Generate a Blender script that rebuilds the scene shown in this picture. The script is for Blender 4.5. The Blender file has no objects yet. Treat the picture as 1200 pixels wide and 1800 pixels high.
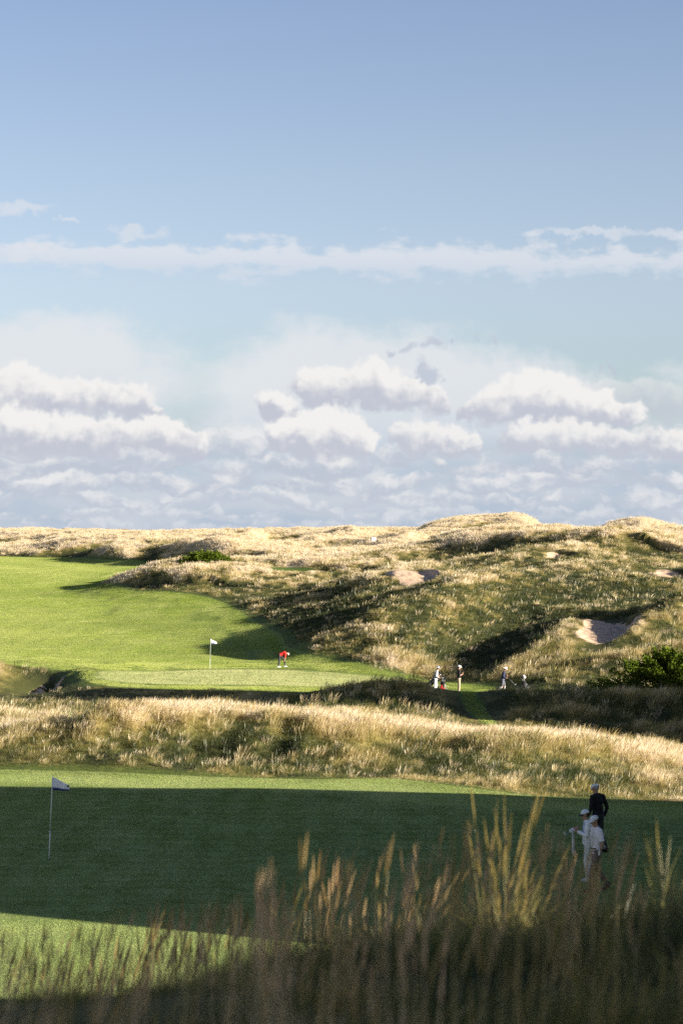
import bpy, bmesh, math, random, os
import numpy as np
from mathutils import Vector, Matrix, Quaternion

scene = bpy.context.scene
COL = scene.collection
random.seed(7)
RS = np.random.RandomState(11)
F = 4250.0            # focal length in photograph pixels (85 mm on a 36 mm tall frame)
HY = 935.0            # where eye level falls
EYE = 10.0

# ------------------------------------------------------------------ camera
cam_d = bpy.data.cameras.new('camera')
cam = bpy.data.objects.new('camera', cam_d)
COL.objects.link(cam)
cam.location = (0, 0, EYE)
cam.rotation_euler = (math.radians(90) + math.atan((HY - 900) / F), 0, 0)
cam_d.sensor_fit = 'VERTICAL'
cam_d.sensor_height = 36.0
cam_d.sensor_width = 24.0
cam_d.lens = 85.0
cam_d.clip_start = 0.1
cam_d.clip_end = 20000
cam_d.dof.use_dof = True
cam_d.dof.focus_distance = 150.0
cam_d.dof.aperture_fstop = 3.4
cam_d.dof.aperture_blades = 9
scene.camera = cam

# ------------------------------------------------------------------ exposure
scene.view_settings.view_transform = 'Standard'
scene.view_settings.look = 'None'
scene.view_settings.gamma = 1.0
EXPO = 1.58
scene.view_settings.exposure = EXPO
scene.view_settings.use_curve_mapping = False
scene.render.engine = 'CYCLES'
cy = scene.cycles
cy.max_bounces = 5
cy.diffuse_bounces = 3
cy.glossy_bounces = 2
cy.transmission_bounces = 4
cy.transparent_max_bounces = 6
cy.use_denoising = False
cy.denoiser = 'OPENIMAGEDENOISE'
cy.denoising_input_passes = 'RGB_ALBEDO_NORMAL'
cy.denoising_prefilter = 'ACCURATE'
cy.sample_clamp_indirect = 4.0
cy.adaptive_threshold = 0.01

# ------------------------------------------------------------------ sun
SUN_EL = math.radians(13.5)
SUN_H = Vector((0.908, -0.418, 0)).normalized()
SUN = Vector((SUN_H.x * math.cos(SUN_EL), SUN_H.y * math.cos(SUN_EL), math.sin(SUN_EL)))
sun_d = bpy.data.lights.new('sun', 'SUN')
sun_d.energy = 5.0
sun_d.angle = math.radians(0.5)
sun_d.color = (1.0, 0.90, 0.75)
sun = bpy.data.objects.new('sun', sun_d)
sun.rotation_euler = (-SUN).to_track_quat('-Z', 'Y').to_euler()
sun.location = (60, -10, 60)
COL.objects.link(sun)


# ------------------------------------------------------------------ node helper
class S:
    """a socket that can be written into expressions"""
    def __init__(self, g, sock): self.g, self.s = g, sock
    def __add__(self, o): return self.g.m('ADD', self, o)
    __radd__ = __add__
    def __sub__(self, o): return self.g.m('SUBTRACT', self, o)
    def __rsub__(self, o): return self.g.m('SUBTRACT', o, self)
    def __mul__(self, o): return self.g.m('MULTIPLY', self, o)
    __rmul__ = __mul__
    def __truediv__(self, o): return self.g.m('DIVIDE', self, o)
    def __rtruediv__(self, o): return self.g.m('DIVIDE', o, self)
    def __pow__(self, o): return self.g.m('POWER', self, o)


class G:
    def __init__(self, tree):
        self.t = tree
        tree.nodes.clear()
    def node(self, typ, **kw):
        n = self.t.nodes.new(typ)
        for k, v in kw.items(): setattr(n, k, v)
        return n
    def put(self, sock, v):
        if isinstance(v, S): self.t.links.new(v.s, sock)
        elif v is not None: sock.default_value = v
    def m(self, op, *a, clamp=False):
        n = self.node('ShaderNodeMath', operation=op, use_clamp=clamp)
        for i, v in enumerate(a): self.put(n.inputs[i], v)
        return S(self, n.outputs[0])
    def v(self, op, *a):
        n = self.node('ShaderNodeVectorMath', operation=op)
        for i, v in enumerate(a):
            if op == 'SCALE' and i == 1: self.put(n.inputs['Scale'], v)
            else: self.put(n.inputs[i], v)
        return S(self, n.outputs['Value'] if op in ('DOT_PRODUCT', 'LENGTH', 'DISTANCE') else n.outputs['Vector'])
    def xyz(self, x, y, z=0.0):
        n = self.node('ShaderNodeCombineXYZ')
        for i, v in enumerate((x, y, z)): self.put(n.inputs[i], v)
        return S(self, n.outputs[0])
    def sep(self, v):
        n = self.node('ShaderNodeSeparateXYZ'); self.put(n.inputs[0], v)
        return [S(self, o) for o in n.outputs]
    def noise(self, vec, scale=1.0, detail=3.0, rough=0.5, dist=0.0, dim='3D', color=False, lac=2.0):
        n = self.node('ShaderNodeTexNoise', noise_dimensions=dim)
        self.put(n.inputs['Vector'], vec); self.put(n.inputs['Scale'], scale)
        self.put(n.inputs['Detail'], detail); self.put(n.inputs['Roughness'], rough)
        self.put(n.inputs['Distortion'], dist); self.put(n.inputs['Lacunarity'], lac)
        return S(self, n.outputs['Color' if color else 'Fac'])
    def voronoi(self, vec, scale=1.0, smooth=0.6, dim='2D', feature='SMOOTH_F1', detail=0.0, rough=0.5):
        n = self.node('ShaderNodeTexVoronoi', voronoi_dimensions=dim, feature=feature)
        self.put(n.inputs['Vector'], vec); self.put(n.inputs['Scale'], scale)
        self.put(n.inputs['Detail'], detail); self.put(n.inputs['Roughness'], rough)
        if feature == 'SMOOTH_F1': self.put(n.inputs['Smoothness'], smooth)
        return S(self, n.outputs['Distance'])
    def ss(self, x, a, b, to0=0.0, to1=1.0):
        """smoothstep of x from a to b"""
        n = self.node('ShaderNodeMapRange', interpolation_type='SMOOTHSTEP')
        self.put(n.inputs[0], x); self.put(n.inputs[1], a); self.put(n.inputs[2], b)
        self.put(n.inputs[3], to0); self.put(n.inputs[4], to1)
        return S(self, n.outputs[0])
    def lin(self, x, a, b, to0=0.0, to1=1.0):
        n = self.node('ShaderNodeMapRange')
        self.put(n.inputs[0], x); self.put(n.inputs[1], a); self.put(n.inputs[2], b)
        self.put(n.inputs[3], to0); self.put(n.inputs[4], to1)
        return S(self, n.outputs[0])
    def mix(self, f, a, b, mode='MIX'):
        n = self.node('ShaderNodeMix', data_type='RGBA', blend_type=mode)
        self.put(n.inputs[0], f)
        for i, v in ((6, a), (7, b)):
            if isinstance(v, tuple) and len(v) == 3: v = v + (1,)
            self.put(n.inputs[i], v)
        return S(self, n.outputs[2])
    def ramp(self, f, stops, interp='LINEAR'):
        n = self.node('ShaderNodeValToRGB')
        cr = n.color_ramp; cr.interpolation = interp
        while len(cr.elements) < len(stops): cr.elements.new(0.5)
        for e, (p, c) in zip(cr.elements, stops):
            e.position = p; e.color = tuple(c) + (1,)
        self.put(n.inputs[0], f)
        return S(self, n.outputs[0])
    def attr(self, name, out='Fac'):
        n = self.node('ShaderNodeAttribute', attribute_name=name)
        return S(self, n.outputs[out])
    def pos(self):
        return S(self, self.node('ShaderNodeNewGeometry').outputs['Position'])
    def rnd(self):
        return S(self, self.node('ShaderNodeObjectInfo').outputs['Random'])
    def bump(self, h, strength=0.5, dist=0.05):
        n = self.node('ShaderNodeBump')
        self.put(n.inputs['Strength'], strength); self.put(n.inputs['Distance'], dist); self.put(n.inputs['Height'], h)
        return S(self, n.outputs[0])
    def principled(self, **kw):
        n = self.node('ShaderNodeBsdfPrincipled')
        for k, v in kw.items():
            k = k.replace('_', ' ')
            if isinstance(v, tuple) and len(v) == 3: v = v + (1,)
            self.put(n.inputs[k], v)
        return n
    def out(self, shader):
        o = self.node('ShaderNodeOutputMaterial')
        self.t.links.new(shader if not isinstance(shader, S) else shader.s, o.inputs['Surface'])


def new_mat(name):
    m = bpy.data.materials.new(name); m.use_nodes = True
    return m, G(m.node_tree)


# ------------------------------------------------------------------ sky
world = bpy.data.worlds.new('World')
scene.world = world
world.use_nodes = True
g = G(world.node_tree)
tc = g.node('ShaderNodeTexCoord')
D = S(g, tc.outputs['Generated'])
dx, dy, dz = g.sep(D)
hor = g.m('SQRT', dx * dx + dy * dy)
az = g.m('ARCTAN2', dx, dy)                       # 0 straight ahead, + to the right
el = g.m('ARCTAN2', dz, hor)
U = az * F + 600.0
V = HY - el * F
sky = g.node('ShaderNodeTexSky', sky_type='NISHITA')
sky.sun_disc = False
sky.sun_elevation = SUN_EL
sky.sun_rotation = math.atan2(SUN_H.x, SUN_H.y)
sky.altitude = 20
sky.air_density = 1.0
sky.dust_density = 0.6
sky.ozone_density = 2.0
skyc = S(g, sky.outputs[0])
# how deep the blue is by height above the horizon, going on to the zenith
tint = g.ramp(g.lin(el, 0.0, 1.0), [(0.0, (0.72, 0.86, 1.24)), (0.05, (0.92, 0.98, 1.27)), (0.10, (1.22, 1.08, 1.23)), (0.15, (1.24, 1.07, 1.15)),
                                    (0.21, (1.15, 1.0, 1.10)), (0.4, (0.66, 0.68, 0.86)), (1.0, (0.42, 0.48, 0.66))])
skyc = g.mix(1.0, skyc, tint, 'MULTIPLY')

SKYK = 6.6667 * 2 ** EXPO     # the background strength is 1/SKYK


def lc(r, gr, b):
    """a brightness as seen, for the background node"""
    return tuple(SKYK * 2 ** -EXPO * ((c / 255.0 + 0.055) / 1.055) ** 2.4 for c in (r, gr, b)) + (1,)


def over(col, a, cc):
    return g.mix(a, col, cc)


UV = g.xyz(U, V)
warpA = g.v('SUBTRACT', g.noise(UV, 1 / 70.0, 4, 0.55, dim='2D', color=True), (0.5, 0.5, 0.5))
warpB = g.v('SUBTRACT', g.noise(UV, 1 / 17.0, 4, 0.6, dim='2D', color=True), (0.5, 0.5, 0.5))
warpC = g.v('SUBTRACT', g.noise(g.v('ADD', UV, (913.0, 377.0, 0.0)), 1 / 31.0, 2, 0.5, dim='2D', color=True), (0.5, 0.5, 0.5))
WV = g.v('ADD', UV, g.v('ADD', g.v('SCALE', warpA, 48.0), g.v('ADD', g.v('SCALE', warpB, 12.0), g.v('SCALE', warpC, 26.0))))
wu, wv_, _ = g.sep(WV)
white = lc(243, 241, 239)
veil = lc(228, 231, 235)
grey = lc(196, 200, 212)
col = skyc

# thin high veils
soft = g.noise(g.xyz(U * 0.5, V * 1.3), 1 / 150.0, 5, 0.55, dim='2D')


def ell(cx, cy_, rx, ry, p=WV):
    d = g.v('MULTIPLY', g.v('SUBTRACT', p, (cx, cy_, 0)), (1 / rx, 1 / ry, 0))
    return g.v('LENGTH', d)


def vmin(vals):
    r = vals[0]
    for x in vals[1:]: r = g.m('SMOOTH_MIN', r, x, 0.35)
    return r


hz = vmin([ell(60, 660, 350, 112), ell(620, 690, 300, 135), ell(-500, 640, 500, 90), ell(850, 700, 240, 90), ell(1500, 660, 320, 60)])
va = g.ss(hz + (soft - 0.5) * 0.9, 1.10, 0.60) * 0.88
col = over(col, va, veil)
# haze of thin cloud down to the horizon
low = g.ss(V + (soft - 0.5) * 160, 660, 830) * 0.85
col = over(col, low, g.mix(g.ss(soft, 0.35, 0.65), lc(184, 199, 219), lc(206, 214, 227)))

# long streak band
sn = g.noise(g.xyz(U * 0.42, V), 1 / 34.0, 5, 0.6, dim='2D')
cl = 458 + (U - 600) * 0.012
bh = g.ss(g.noise(g.xyz(U, 3.0), 1 / 130.0, 3, 0.55, dim='2D'), 0.30, 0.68, 13, 38)
bd = g.m('ABSOLUTE', V - cl) / bh
edge_l = g.ss(U, -120, 60)
ba = g.ss(bd + (sn - 0.5) * 3.2, 1.25, 0.30) * (0.25 + 0.75 * edge_l) * 0.72
col = over(col, ba, g.mix(g.ss(V - cl, -15, 25), lc(228, 230, 236), lc(214, 221, 232)))
sp = vmin([ell(40, 376, 62, 13), ell(118, 392, 26, 7), ell(1040, 414, 120, 9), ell(1180, 418, 90, 10), ell(235, 415, 60, 14), ell(60, 447, 50, 16), ell(-420, 500, 160, 16), ell(1700, 520, 180, 14)])
col = over(col, g.ss(sp + (sn - 0.5) * 1.6, 1.2, 0.35) * 0.62, lc(222, 226, 234))


# rows of small far cumulus, lowest and farthest first
lumpy = g.noise(UV, 1 / 120.0, 2, 0.5, dim='2D')


def row(col, base, size, cover, seed, strength=1.0):
    wob = g.noise(g.xyz(U * (1 / size) + seed * 11.0, 0.5), 0.23, 2, 0.5, dim='2D')
    h = (base - wv_ * 0.5 - V * 0.5) * (1 / size) + (wob - 0.5) * 1.6       # 0 at the base, 1 at the tops
    big = g.noise(g.xyz(U * (1 / size), seed * 5.0), 0.24, 3, 0.5, dim='2D')
    n = g.noise(g.xyz(U * (1 / size) + seed * 7.3, h * 1.7 + seed * 3.1), 0.85, 5, 0.58, dim='2D')
    env = g.ss(h, -0.35, 0.05) * g.ss(h, 1.3, 0.0)
    dens = (big - 0.5) * 2.2 + (n - 0.5) * 1.3 + env * 0.8 - cover
    a = g.ss(dens, -0.05, 0.34) * env ** 0.5
    lit = g.ss(h * 1.0 + (n - 0.5) * 2.0 + (big - 0.5) * 1.0, -0.05, 0.9)
    c = g.mix(lit, lc(190, 198, 212), white)
    c = g.mix(strength, lc(206, 213, 224), c)
    return over(col, a * (0.55 + 0.4 * strength), c)


for k, (b, s_, cv, st) in enumerate([(928, 18, 0.42, 0.45), (910, 26, 0.40, 0.6), (886, 36, 0.38, 0.75),
                                     (858, 46, 0.36, 0.9), (830, 58, 0.36, 1.0), (800, 62, 0.50, 0.9)]):
    col = row(col, b, s_, cv, 1.7 * k + 0.9, st)


# the near cumulus: heaps of round puffs
def heap(col, puffs, base, light=1.0, soft_=0.26, k=1.0, g0=grey, w0=white, alpha=1.0):
    sw = None; sn_ = None
    for (cx, cy_, r) in puffs:
        q = g.v('SCALE', g.v('SUBTRACT', WV, (cx, cy_, 0)), 1.0 / (r * 1.16))
        w = g.m('EXPONENT', g.v('DOT_PRODUCT', q, q) * -1.6)
        qn = g.v('SCALE', q, w)
        sw = w if sw is None else sw + w
        sn_ = qn if sn_ is None else g.v('ADD', sn_, qn)
    nrm = g.v('SCALE', sn_, 1.0 / (sw + 0.02))
    nx, ny, _ = g.sep(nrm)
    flat = g.ss(wv_, base + 14, base - 12)
    a = g.ss(sw, 0.14, 0.22 + soft_) * flat * alpha
    up = g.lin(wv_, base, base - 70, 0.0, 1.0)
    lit = nx * 0.40 - ny * 0.55 + up * 0.62 + 0.06 + (g.sep(warpB)[0]) * 0.45 + (g.sep(warpA)[1]) * 0.9 + (g.sep(warpC)[0]) * 0.8
    c = g.mix(g.ss(lit * light, -0.10, 0.85), g0, w0)
    return over(col, a, c)


H = [
 (1205, [(1040, 697, 26), (1080, 700, 30), (1130, 702, 34), (1180, 708, 34), (1240, 712, 34), (1310, 712, 30)], 736, 0.55, 0.5),
 (0, [(860, 722, 34), (900, 700, 38), (945, 696, 40), (985, 700, 36), (1020, 724, 34), (1065, 728, 30), (1105, 738, 28), (830, 728, 20), (925, 686, 24)], 748, 1.05, 1.0),
 (0, [(545, 682, 30), (590, 678, 26), (640, 676, 34), (662, 660, 26), (690, 690, 34), (740, 700, 32), (775, 712, 20)], 722, 0.9, 1.0),
 (0, [(472, 706, 27), (492, 716, 24)], 738, 1.15, 1.0),
 (0, [(485, 765, 28), (520, 752, 30), (572, 742, 34), (612, 748, 30), (600, 775, 40), (640, 785, 26), (545, 782, 36)], 806, 1.2, 1.0),
 (0, [(715, 772, 28), (752, 770, 30), (790, 776, 28), (825, 782, 22)], 802, 1.1, 0.9),
 (0, [(900, 770, 26), (945, 768, 30), (990, 766, 28), (1040, 774, 30), (1090, 778, 26), (1150, 778, 30), (1195, 784, 26), (1260, 780, 34)], 806, 1.05, 0.9),
 (0, [(-60, 690, 50), (20, 694, 42), (44, 664, 26), (90, 704, 40), (150, 706, 36), (200, 704, 34), (245, 710, 28), (280, 722, 16), (-150, 700, 60)], 732, 0.95, 1.0),
 (0, [(-60, 760, 46), (10, 756, 40), (60, 762, 40), (110, 770, 34), (160, 772, 34), (210, 770, 34), (262, 758, 30), (300, 770, 32), (345, 782, 26), (-150, 760, 50)], 800, 1.0, 1.0),
]
for _, pf, b, lt, al in H: col = heap(col, pf, b, lt, alpha=al)
# small dark scraps
for pf, b, al in [([(690, 614, 12), (715, 616, 14), (745, 612, 15), (768, 604, 13), (800, 598, 10)], 626, 0.75),
                  ([(745, 655, 17), (762, 662, 15), (780, 672, 9)], 676, 0.8),
                  ([(850, 596, 8), (876, 602, 9)], 610, 0.4),
                  ([(1048, 652, 10), (1072, 648, 13)], 660, 0.55)]:
    col = heap(col, pf, b, 0.35, alpha=al, g0=lc(188, 196, 212), w0=lc(212, 214, 222), soft_=0.6)
# unseen cumulus all round outside these, boosted towards the sun as added fill light
away = g.ss(g.m('ABSOLUTE', az), 0.30, 0.42)
n1 = g.noise(g.xyz(az * 4.0, el * 11.0), 1.0, 6, 0.58, dim='2D')
oc = g.ss(n1, 0.46, 0.56) * g.ss(el, 0.60, 0.30) * away
fill_boost = g.ss(g.v('DOT_PRODUCT', D, tuple(SUN)), 0.35, 0.9)
col = over(col, oc, g.mix(g.ss(n1, 0.52, 0.66), grey, g.mix(fill_boost, white, tuple(x * 3.0 for x in white[:3]) + (1,))))
# sky below the horizon is only ever hidden by the ground
bg = g.node('ShaderNodeBackground')
g.put(bg.inputs[0], col)
bg.inputs[1].default_value = 1.0 / SKYK
wo = g.node('ShaderNodeOutputWorld')
g.t.links.new(bg.outputs[0], wo.inputs[0])
world.cycles.sampling_method = 'MANUAL'
world.cycles.sample_map_resolution = 512

# ------------------------------------------------------------------ numpy noise
def _hash(ix, iy, seed):
    n = (ix.astype(np.int64) * 374761393 + iy.astype(np.int64) * 668265263 + seed * 1442695041) & 0xffffffff
    n = ((n ^ (n >> 13)) * 1274126177) & 0xffffffff
    n = n ^ (n >> 16)
    return (n & 0xffffff) / float(0xffffff)


def vnoise(x, y, seed=0):
    ix = np.floor(x); iy = np.floor(y)
    fx = x - ix; fy = y - iy
    fx = fx * fx * fx * (fx * (fx * 6 - 15) + 10); fy = fy * fy * fy * (fy * (fy * 6 - 15) + 10)
    a = _hash(ix, iy, seed); b = _hash(ix + 1, iy, seed); c = _hash(ix, iy + 1, seed); d = _hash(ix + 1, iy + 1, seed)
    return (a + (b - a) * fx) * (1 - fy) + (c + (d - c) * fx) * fy


def fbm(x, y, octv=4, seed=0, rough=0.5):
    """0..1"""
    x = np.asarray(x, float); y = np.asarray(y, float)
    s = 0.0; a = 1.0; t = 0.0
    for k in range(octv):
        ca, sa = math.cos(0.6 * k + 0.4), math.sin(0.6 * k + 0.4)
        s = s + a * vnoise(x * ca - y * sa + 17.3 * k, x * sa + y * ca - 9.1 * k, seed + k * 31)
        t += a; a *= rough; x = x * 2.03; y = y * 2.03
    return s / t


def smooth(x, a, b):
    t = np.clip((x - a) / (b - a), 0, 1)
    return t * t * (3 - 2 * t)


# ------------------------------------------------------------------ lie of the land, surveyed along lines of sight
# each row: distance, [(bearing, height reading), ...]
ROWS = [
 (2, 'z', [(0, 8.42)]), (5, 'z', [(0, 8.36)]),
 (8, 'z', [(0, 8.26), (600, 8.3), (1200, 8.36)]),
 (10.5, 'z', [(0, 7.86), (300, 7.90), (600, 8.0), (1200, 8.18)]),
 (12.5, 'p', [(0, 1775), (250, 1768), (450, 1745), (600, 1715), (900, 1672), (1200, 1640)]),
 (14.5, 'z', [(0, 6.9), (300, 6.95), (600, 7.25), (1200, 7.5)]),
 (18, 'z', [(0, 6.1), (1200, 6.4)]), (25, 'z', [(0, 4.2)]), (34, 'z', [(0, 2.4)]), (40, 'z', [(0, 1.75)]), (44, 'z', [(0, 1.62)]),
 (50, 'z', [(0, 1.60)]), (56, 'z', [(0, 1.64)]), (63, 'z', [(0, 1.66)]), (70, 'z', [(0, 1.64)]),
 (75, 'z', [(0, 1.62), (1000, 1.64), (1200, 1.66)]),
 (80, 'p', [(0, 1379), (650, 1378), (850, 1376), (1000, 1385), (1200, 1393)]),
 (85, 'p', [(0, 1355), (400, 1354), (600, 1356), (850, 1354), (1000, 1366), (1200, 1380)]),
 (90, 'p', [(0, 1322), (200, 1315), (400, 1320), (600, 1325), (850, 1330), (1000, 1345), (1200, 1368)]),
 (95, 'p', [(0, 1298), (100, 1302), (200, 1288), (300, 1277), (400, 1284), (650, 1300), (850, 1312), (1000, 1326), (1100, 1336), (1200, 1358)]),
 (100, 'p', [(0, 1276), (150, 1282), (300, 1254), (450, 1262), (650, 1278), (850, 1295), (1000, 1305), (1100, 1318), (1200, 1344)]),
 (105, 'p', [(0, 1270), (150, 1278), (300, 1247), (450, 1258), (650, 1276), (850, 1294), (1000, 1306), (1100, 1322), (1200, 1342)]),
 (112, 'p', [(0, 1262), (150, 1274), (300, 1266), (450, 1270), (650, 1276), (850, 1294), (1000, 1302), (1200, 1318)]),
 (120, 'p', [(0, 1262), (150, 1270), (300, 1272), (450, 1266), (650, 1254), (850, 1270), (1000, 1272), (1200, 1284)]),
 (130, 'p', [(0, 1252), (150, 1256), (300, 1256), (450, 1249), (650, 1232), (760, 1240), (830, 1254), (900, 1246), (1000, 1246), (1200, 1254)]),
 (138, 'p', [(0, 1238), (60, 1240), (150, 1240), (300, 1240), (450, 1233), (600, 1225), (700, 1224), (790, 1232), (850, 1234), (950, 1234), (1050, 1234), (1200, 1236)]),
 (144, 'p', [(0, 1228), (60, 1234), (150, 1230), (300, 1228), (450, 1224), (600, 1221), (700, 1223), (800, 1226), (900, 1228), (950, 1226), (1050, 1222), (1200, 1222)]),
 (148, 'p', [(0, 1221), (60, 1230), (110, 1228), (170, 1214), (300, 1212), (450, 1212), (600, 1214), (700, 1218), (800, 1220), (900, 1222), (950, 1215), (1050, 1205), (1200, 1203)]),
 (155, 'p', [(0, 1204), (45, 1212), (70, 1222), (110, 1218), (150, 1196), (300, 1200), (450, 1200), (600, 1202), (750, 1206), (850, 1209), (900, 1206), (950, 1195), (1050, 1186), (1200, 1184)]),
 (165, 'p', [(0, 1184), (60, 1200), (90, 1204), (125, 1190), (145, 1184), (300, 1185), (450, 1185), (600, 1190), (680, 1193), (760, 1196), (850, 1188), (900, 1178), (950, 1172), (1050, 1160), (1200, 1155)]),
 (172, 'p', [(0, 1171), (60, 1178), (100, 1182), (140, 1176), (300, 1175), (450, 1174), (500, 1175), (620, 1180), (700, 1178), (760, 1174), (800, 1172), (850, 1172), (900, 1160), (960, 1142), (1050, 1132), (1200, 1130)]),
 (178, 'p', [(0, 1162), (60, 1164), (140, 1168), (300, 1170), (450, 1170), (520, 1168), (580, 1164), (640, 1152), (700, 1142), (760, 1148), (800, 1148), (860, 1152), (900, 1144), (960, 1118), (1050, 1114), (1110, 1100), (1200, 1090)]),
 (183, 'p', [(0, 1157), (300, 1163), (450, 1164), (500, 1160), (530, 1145), (580, 1126), (640, 1113), (700, 1106), (760, 1112), (800, 1120), (860, 1132), (900, 1128), (960, 1108), (1050, 1104), (1110, 1092), (1200, 1072)]),
 (188, 'p', [(0, 1152), (300, 1157), (450, 1158), (490, 1153), (520, 1126), (580, 1102), (640, 1082), (700, 1066), (760, 1074), (800, 1092), (860, 1110), (900, 1114), (970, 1098), (1050, 1092), (1110, 1090), (1200, 1060)]),
 (193, 'p', [(0, 1147), (300, 1149), (450, 1150), (490, 1148), (520, 1134), (580, 1110), (640, 1087), (700, 1060), (760, 1040), (800, 1062), (860, 1088), (900, 1100), (970, 1088), (1050, 1080), (1110, 1084), (1200, 1056)]),
 (200, 'p', [(0, 1140), (300, 1141), (450, 1139), (500, 1132), (520, 1126), (580, 1108), (640, 1088), (700, 1066), (760, 1042), (800, 1030), (860, 1062), (900, 1078), (980, 1072), (1050, 1066), (1110, 1070), (1200, 1056)]),
 (210, 'p', [(0, 1128), (300, 1129), (400, 1127), (450, 1119), (520, 1103), (580, 1090), (640, 1076), (700, 1058), (760, 1044), (800, 1022), (860, 1036), (900, 1054), (980, 1054), (1050, 1050), (1110, 1056), (1200, 1048)]),
 (225, 'p', [(0, 1111), (300, 1111), (400, 1105), (450, 1096), (520, 1081), (600, 1062), (700, 1040), (760, 1030), (800, 1022), (860, 1010), (900, 1018), (980, 1028), (1050, 1032), (1110, 1036), (1200, 1028)]),
 (245, 'p', [(0, 1090), (200, 1090), (350, 1083), (420, 1074), (500, 1064), (600, 1044), (690, 1008), (760, 999), (800, 1006), (900, 1004), (1000, 992), (1100, 1002), (1200, 1004)]),
 (275, 'p', [(0, 1064), (200, 1062), (300, 1052), (400, 1044), (500, 1038), (600, 1024), (700, 998), (800, 990), (900, 980), (1000, 973), (1100, 980), (1200, 984)]),
 (300, 'p', [(0, 1046), (160, 1045), (240, 1036), (300, 1020), (400, 1010), (500, 1018), (600, 1010), (700, 992), (800, 984), (900, 972), (1000, 966), (1100, 964), (1200, 970)]),
 (325, 'p', [(0, 1030), (160, 1028), (240, 1014), (300, 996), (360, 988), (400, 992), (500, 1004), (600, 996), (700, 984), (800, 977), (900, 965), (1000, 960), (1100, 957), (1200, 960)]),
 (370, 'p', [(0, 1008), (200, 1006), (300, 996), (400, 990), (500, 988), (600, 984), (700, 974), (800, 966), (900, 960), (1000, 956), (1100, 952), (1200, 952)]),
 (430, 'p', [(0, 985), (200, 985), (290, 984), (400, 972), (500, 970), (600, 966), (800, 956), (1000, 950), (1200, 948)]),
 (500, 'p', [(0, 968), (200, 966), (300, 966), (400, 958), (600, 952), (800, 946), (1000, 944), (1200, 943)]),
 (600, 'p', [(0, 950), (200, 950), (400, 946), (600, 941), (800, 940), (1000, 939), (1200, 938)]),
 (720, 'p', [(0, 938), (200, 940), (400, 938), (600, 934), (800, 935), (1000, 935), (1200, 934)]),
 (850, 'p', [(0, 932), (200, 934), (400, 936), (600, 930), (800, 933), (1000, 933), (1200, 931)]),
]
PX0, PX1, PXS = -1200, 2400, 10
pxs = np.arange(PX0, PX1 + 1, PXS, float)
tab = []
ker = np.exp(-0.5 * (np.arange(-6, 7) / 2.2) ** 2); ker /= ker.sum()
for d, kind, pts in ROWS:
    v = np.interp(pxs, [p[0] for p in pts], [p[1] for p in pts])
    z = v if kind == 'z' else EYE - (v - HY) * d / F
    zz = np.convolve(np.pad(z, 6, mode='edge'), ker, mode='valid')
    tab.append(zz)
tab = np.array(tab)
lds = np.log(np.array([r[0] for r in ROWS], float))
LD = np.linspace(lds[0], lds[-1], 900)


def pchip(x, y, xi):
    h = np.diff(x)[:, None]; dl = np.diff(y, axis=0) / h
    m = np.zeros_like(y)
    w1 = 2 * h[1:] + h[:-1]; w2 = h[1:] + 2 * h[:-1]
    with np.errstate(divide='ignore', invalid='ignore'):
        mm = (w1 + w2) / (w1 / dl[:-1] + w2 / dl[1:])
    mm[(dl[:-1] * dl[1:]) <= 0] = 0
    m[1:-1] = mm; m[0] = dl[0]; m[-1] = dl[-1]
    k = np.clip(np.searchsorted(x, xi) - 1, 0, len(x) - 2)
    t = ((xi - x[k]) / (x[k + 1] - x[k]))[:, None]; hh = (x[k + 1] - x[k])[:, None]
    return ((2 * t**3 - 3 * t**2 + 1) * y[k] + (t**3 - 2 * t**2 + t) * hh * m[k] +
            (-2 * t**3 + 3 * t**2) * y[k + 1] + (t**3 - t**2) * hh * m[k + 1])


TAB = pchip(lds, tab, LD)
k2 = np.exp(-0.5 * (np.arange(-9, 10) / 3.5) ** 2); k2 /= k2.sum()
TAB = np.apply_along_axis(lambda c: np.convolve(np.pad(c, 9, mode='edge'), k2, mode='valid'), 0, TAB)


def survey(X, Y):
    Yc = np.clip(Y, 2.0, 850.0)
    px = np.clip(600 + F * X / Yc, PX0, PX1 - 1)
    a = (px - PX0) / PXS; ia = np.clip(np.floor(a).astype(int), 0, len(pxs) - 2); fa = a - ia
    b = (np.log(Yc) - LD[0]) / (LD[1] - LD[0]); ib = np.clip(np.floor(b).astype(int), 0, len(LD) - 2); fb = b - ib
    return (TAB[ib, ia] * (1 - fa) + TAB[ib, ia + 1] * fa) * (1 - fb) + (TAB[ib + 1, ia] * (1 - fa) + TAB[ib + 1, ia + 1] * fa) * fb


def at(px, d):
    return (px - 600.0) * d / F, d


FEAT = []   # mounds, hollows and ridges in metres


def bump(px, d, h, wx, wy, rot=0.0, p=2.0):
    x, y = at(px, d)
    FEAT.append(('b', x, y, h, wx, wy, math.radians(rot), p))


def ridge(pts, w, p=2.0, wl=None):
    """pts: (px, d, height)"""
    FEAT.append(('r', [(at(a, b) + (c,)) for a, b, c in pts], w, p, wl))


def ridge_xy(pts, w, p=2.0, wl=None):
    FEAT.append(('r', pts, w, p, wl))


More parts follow.
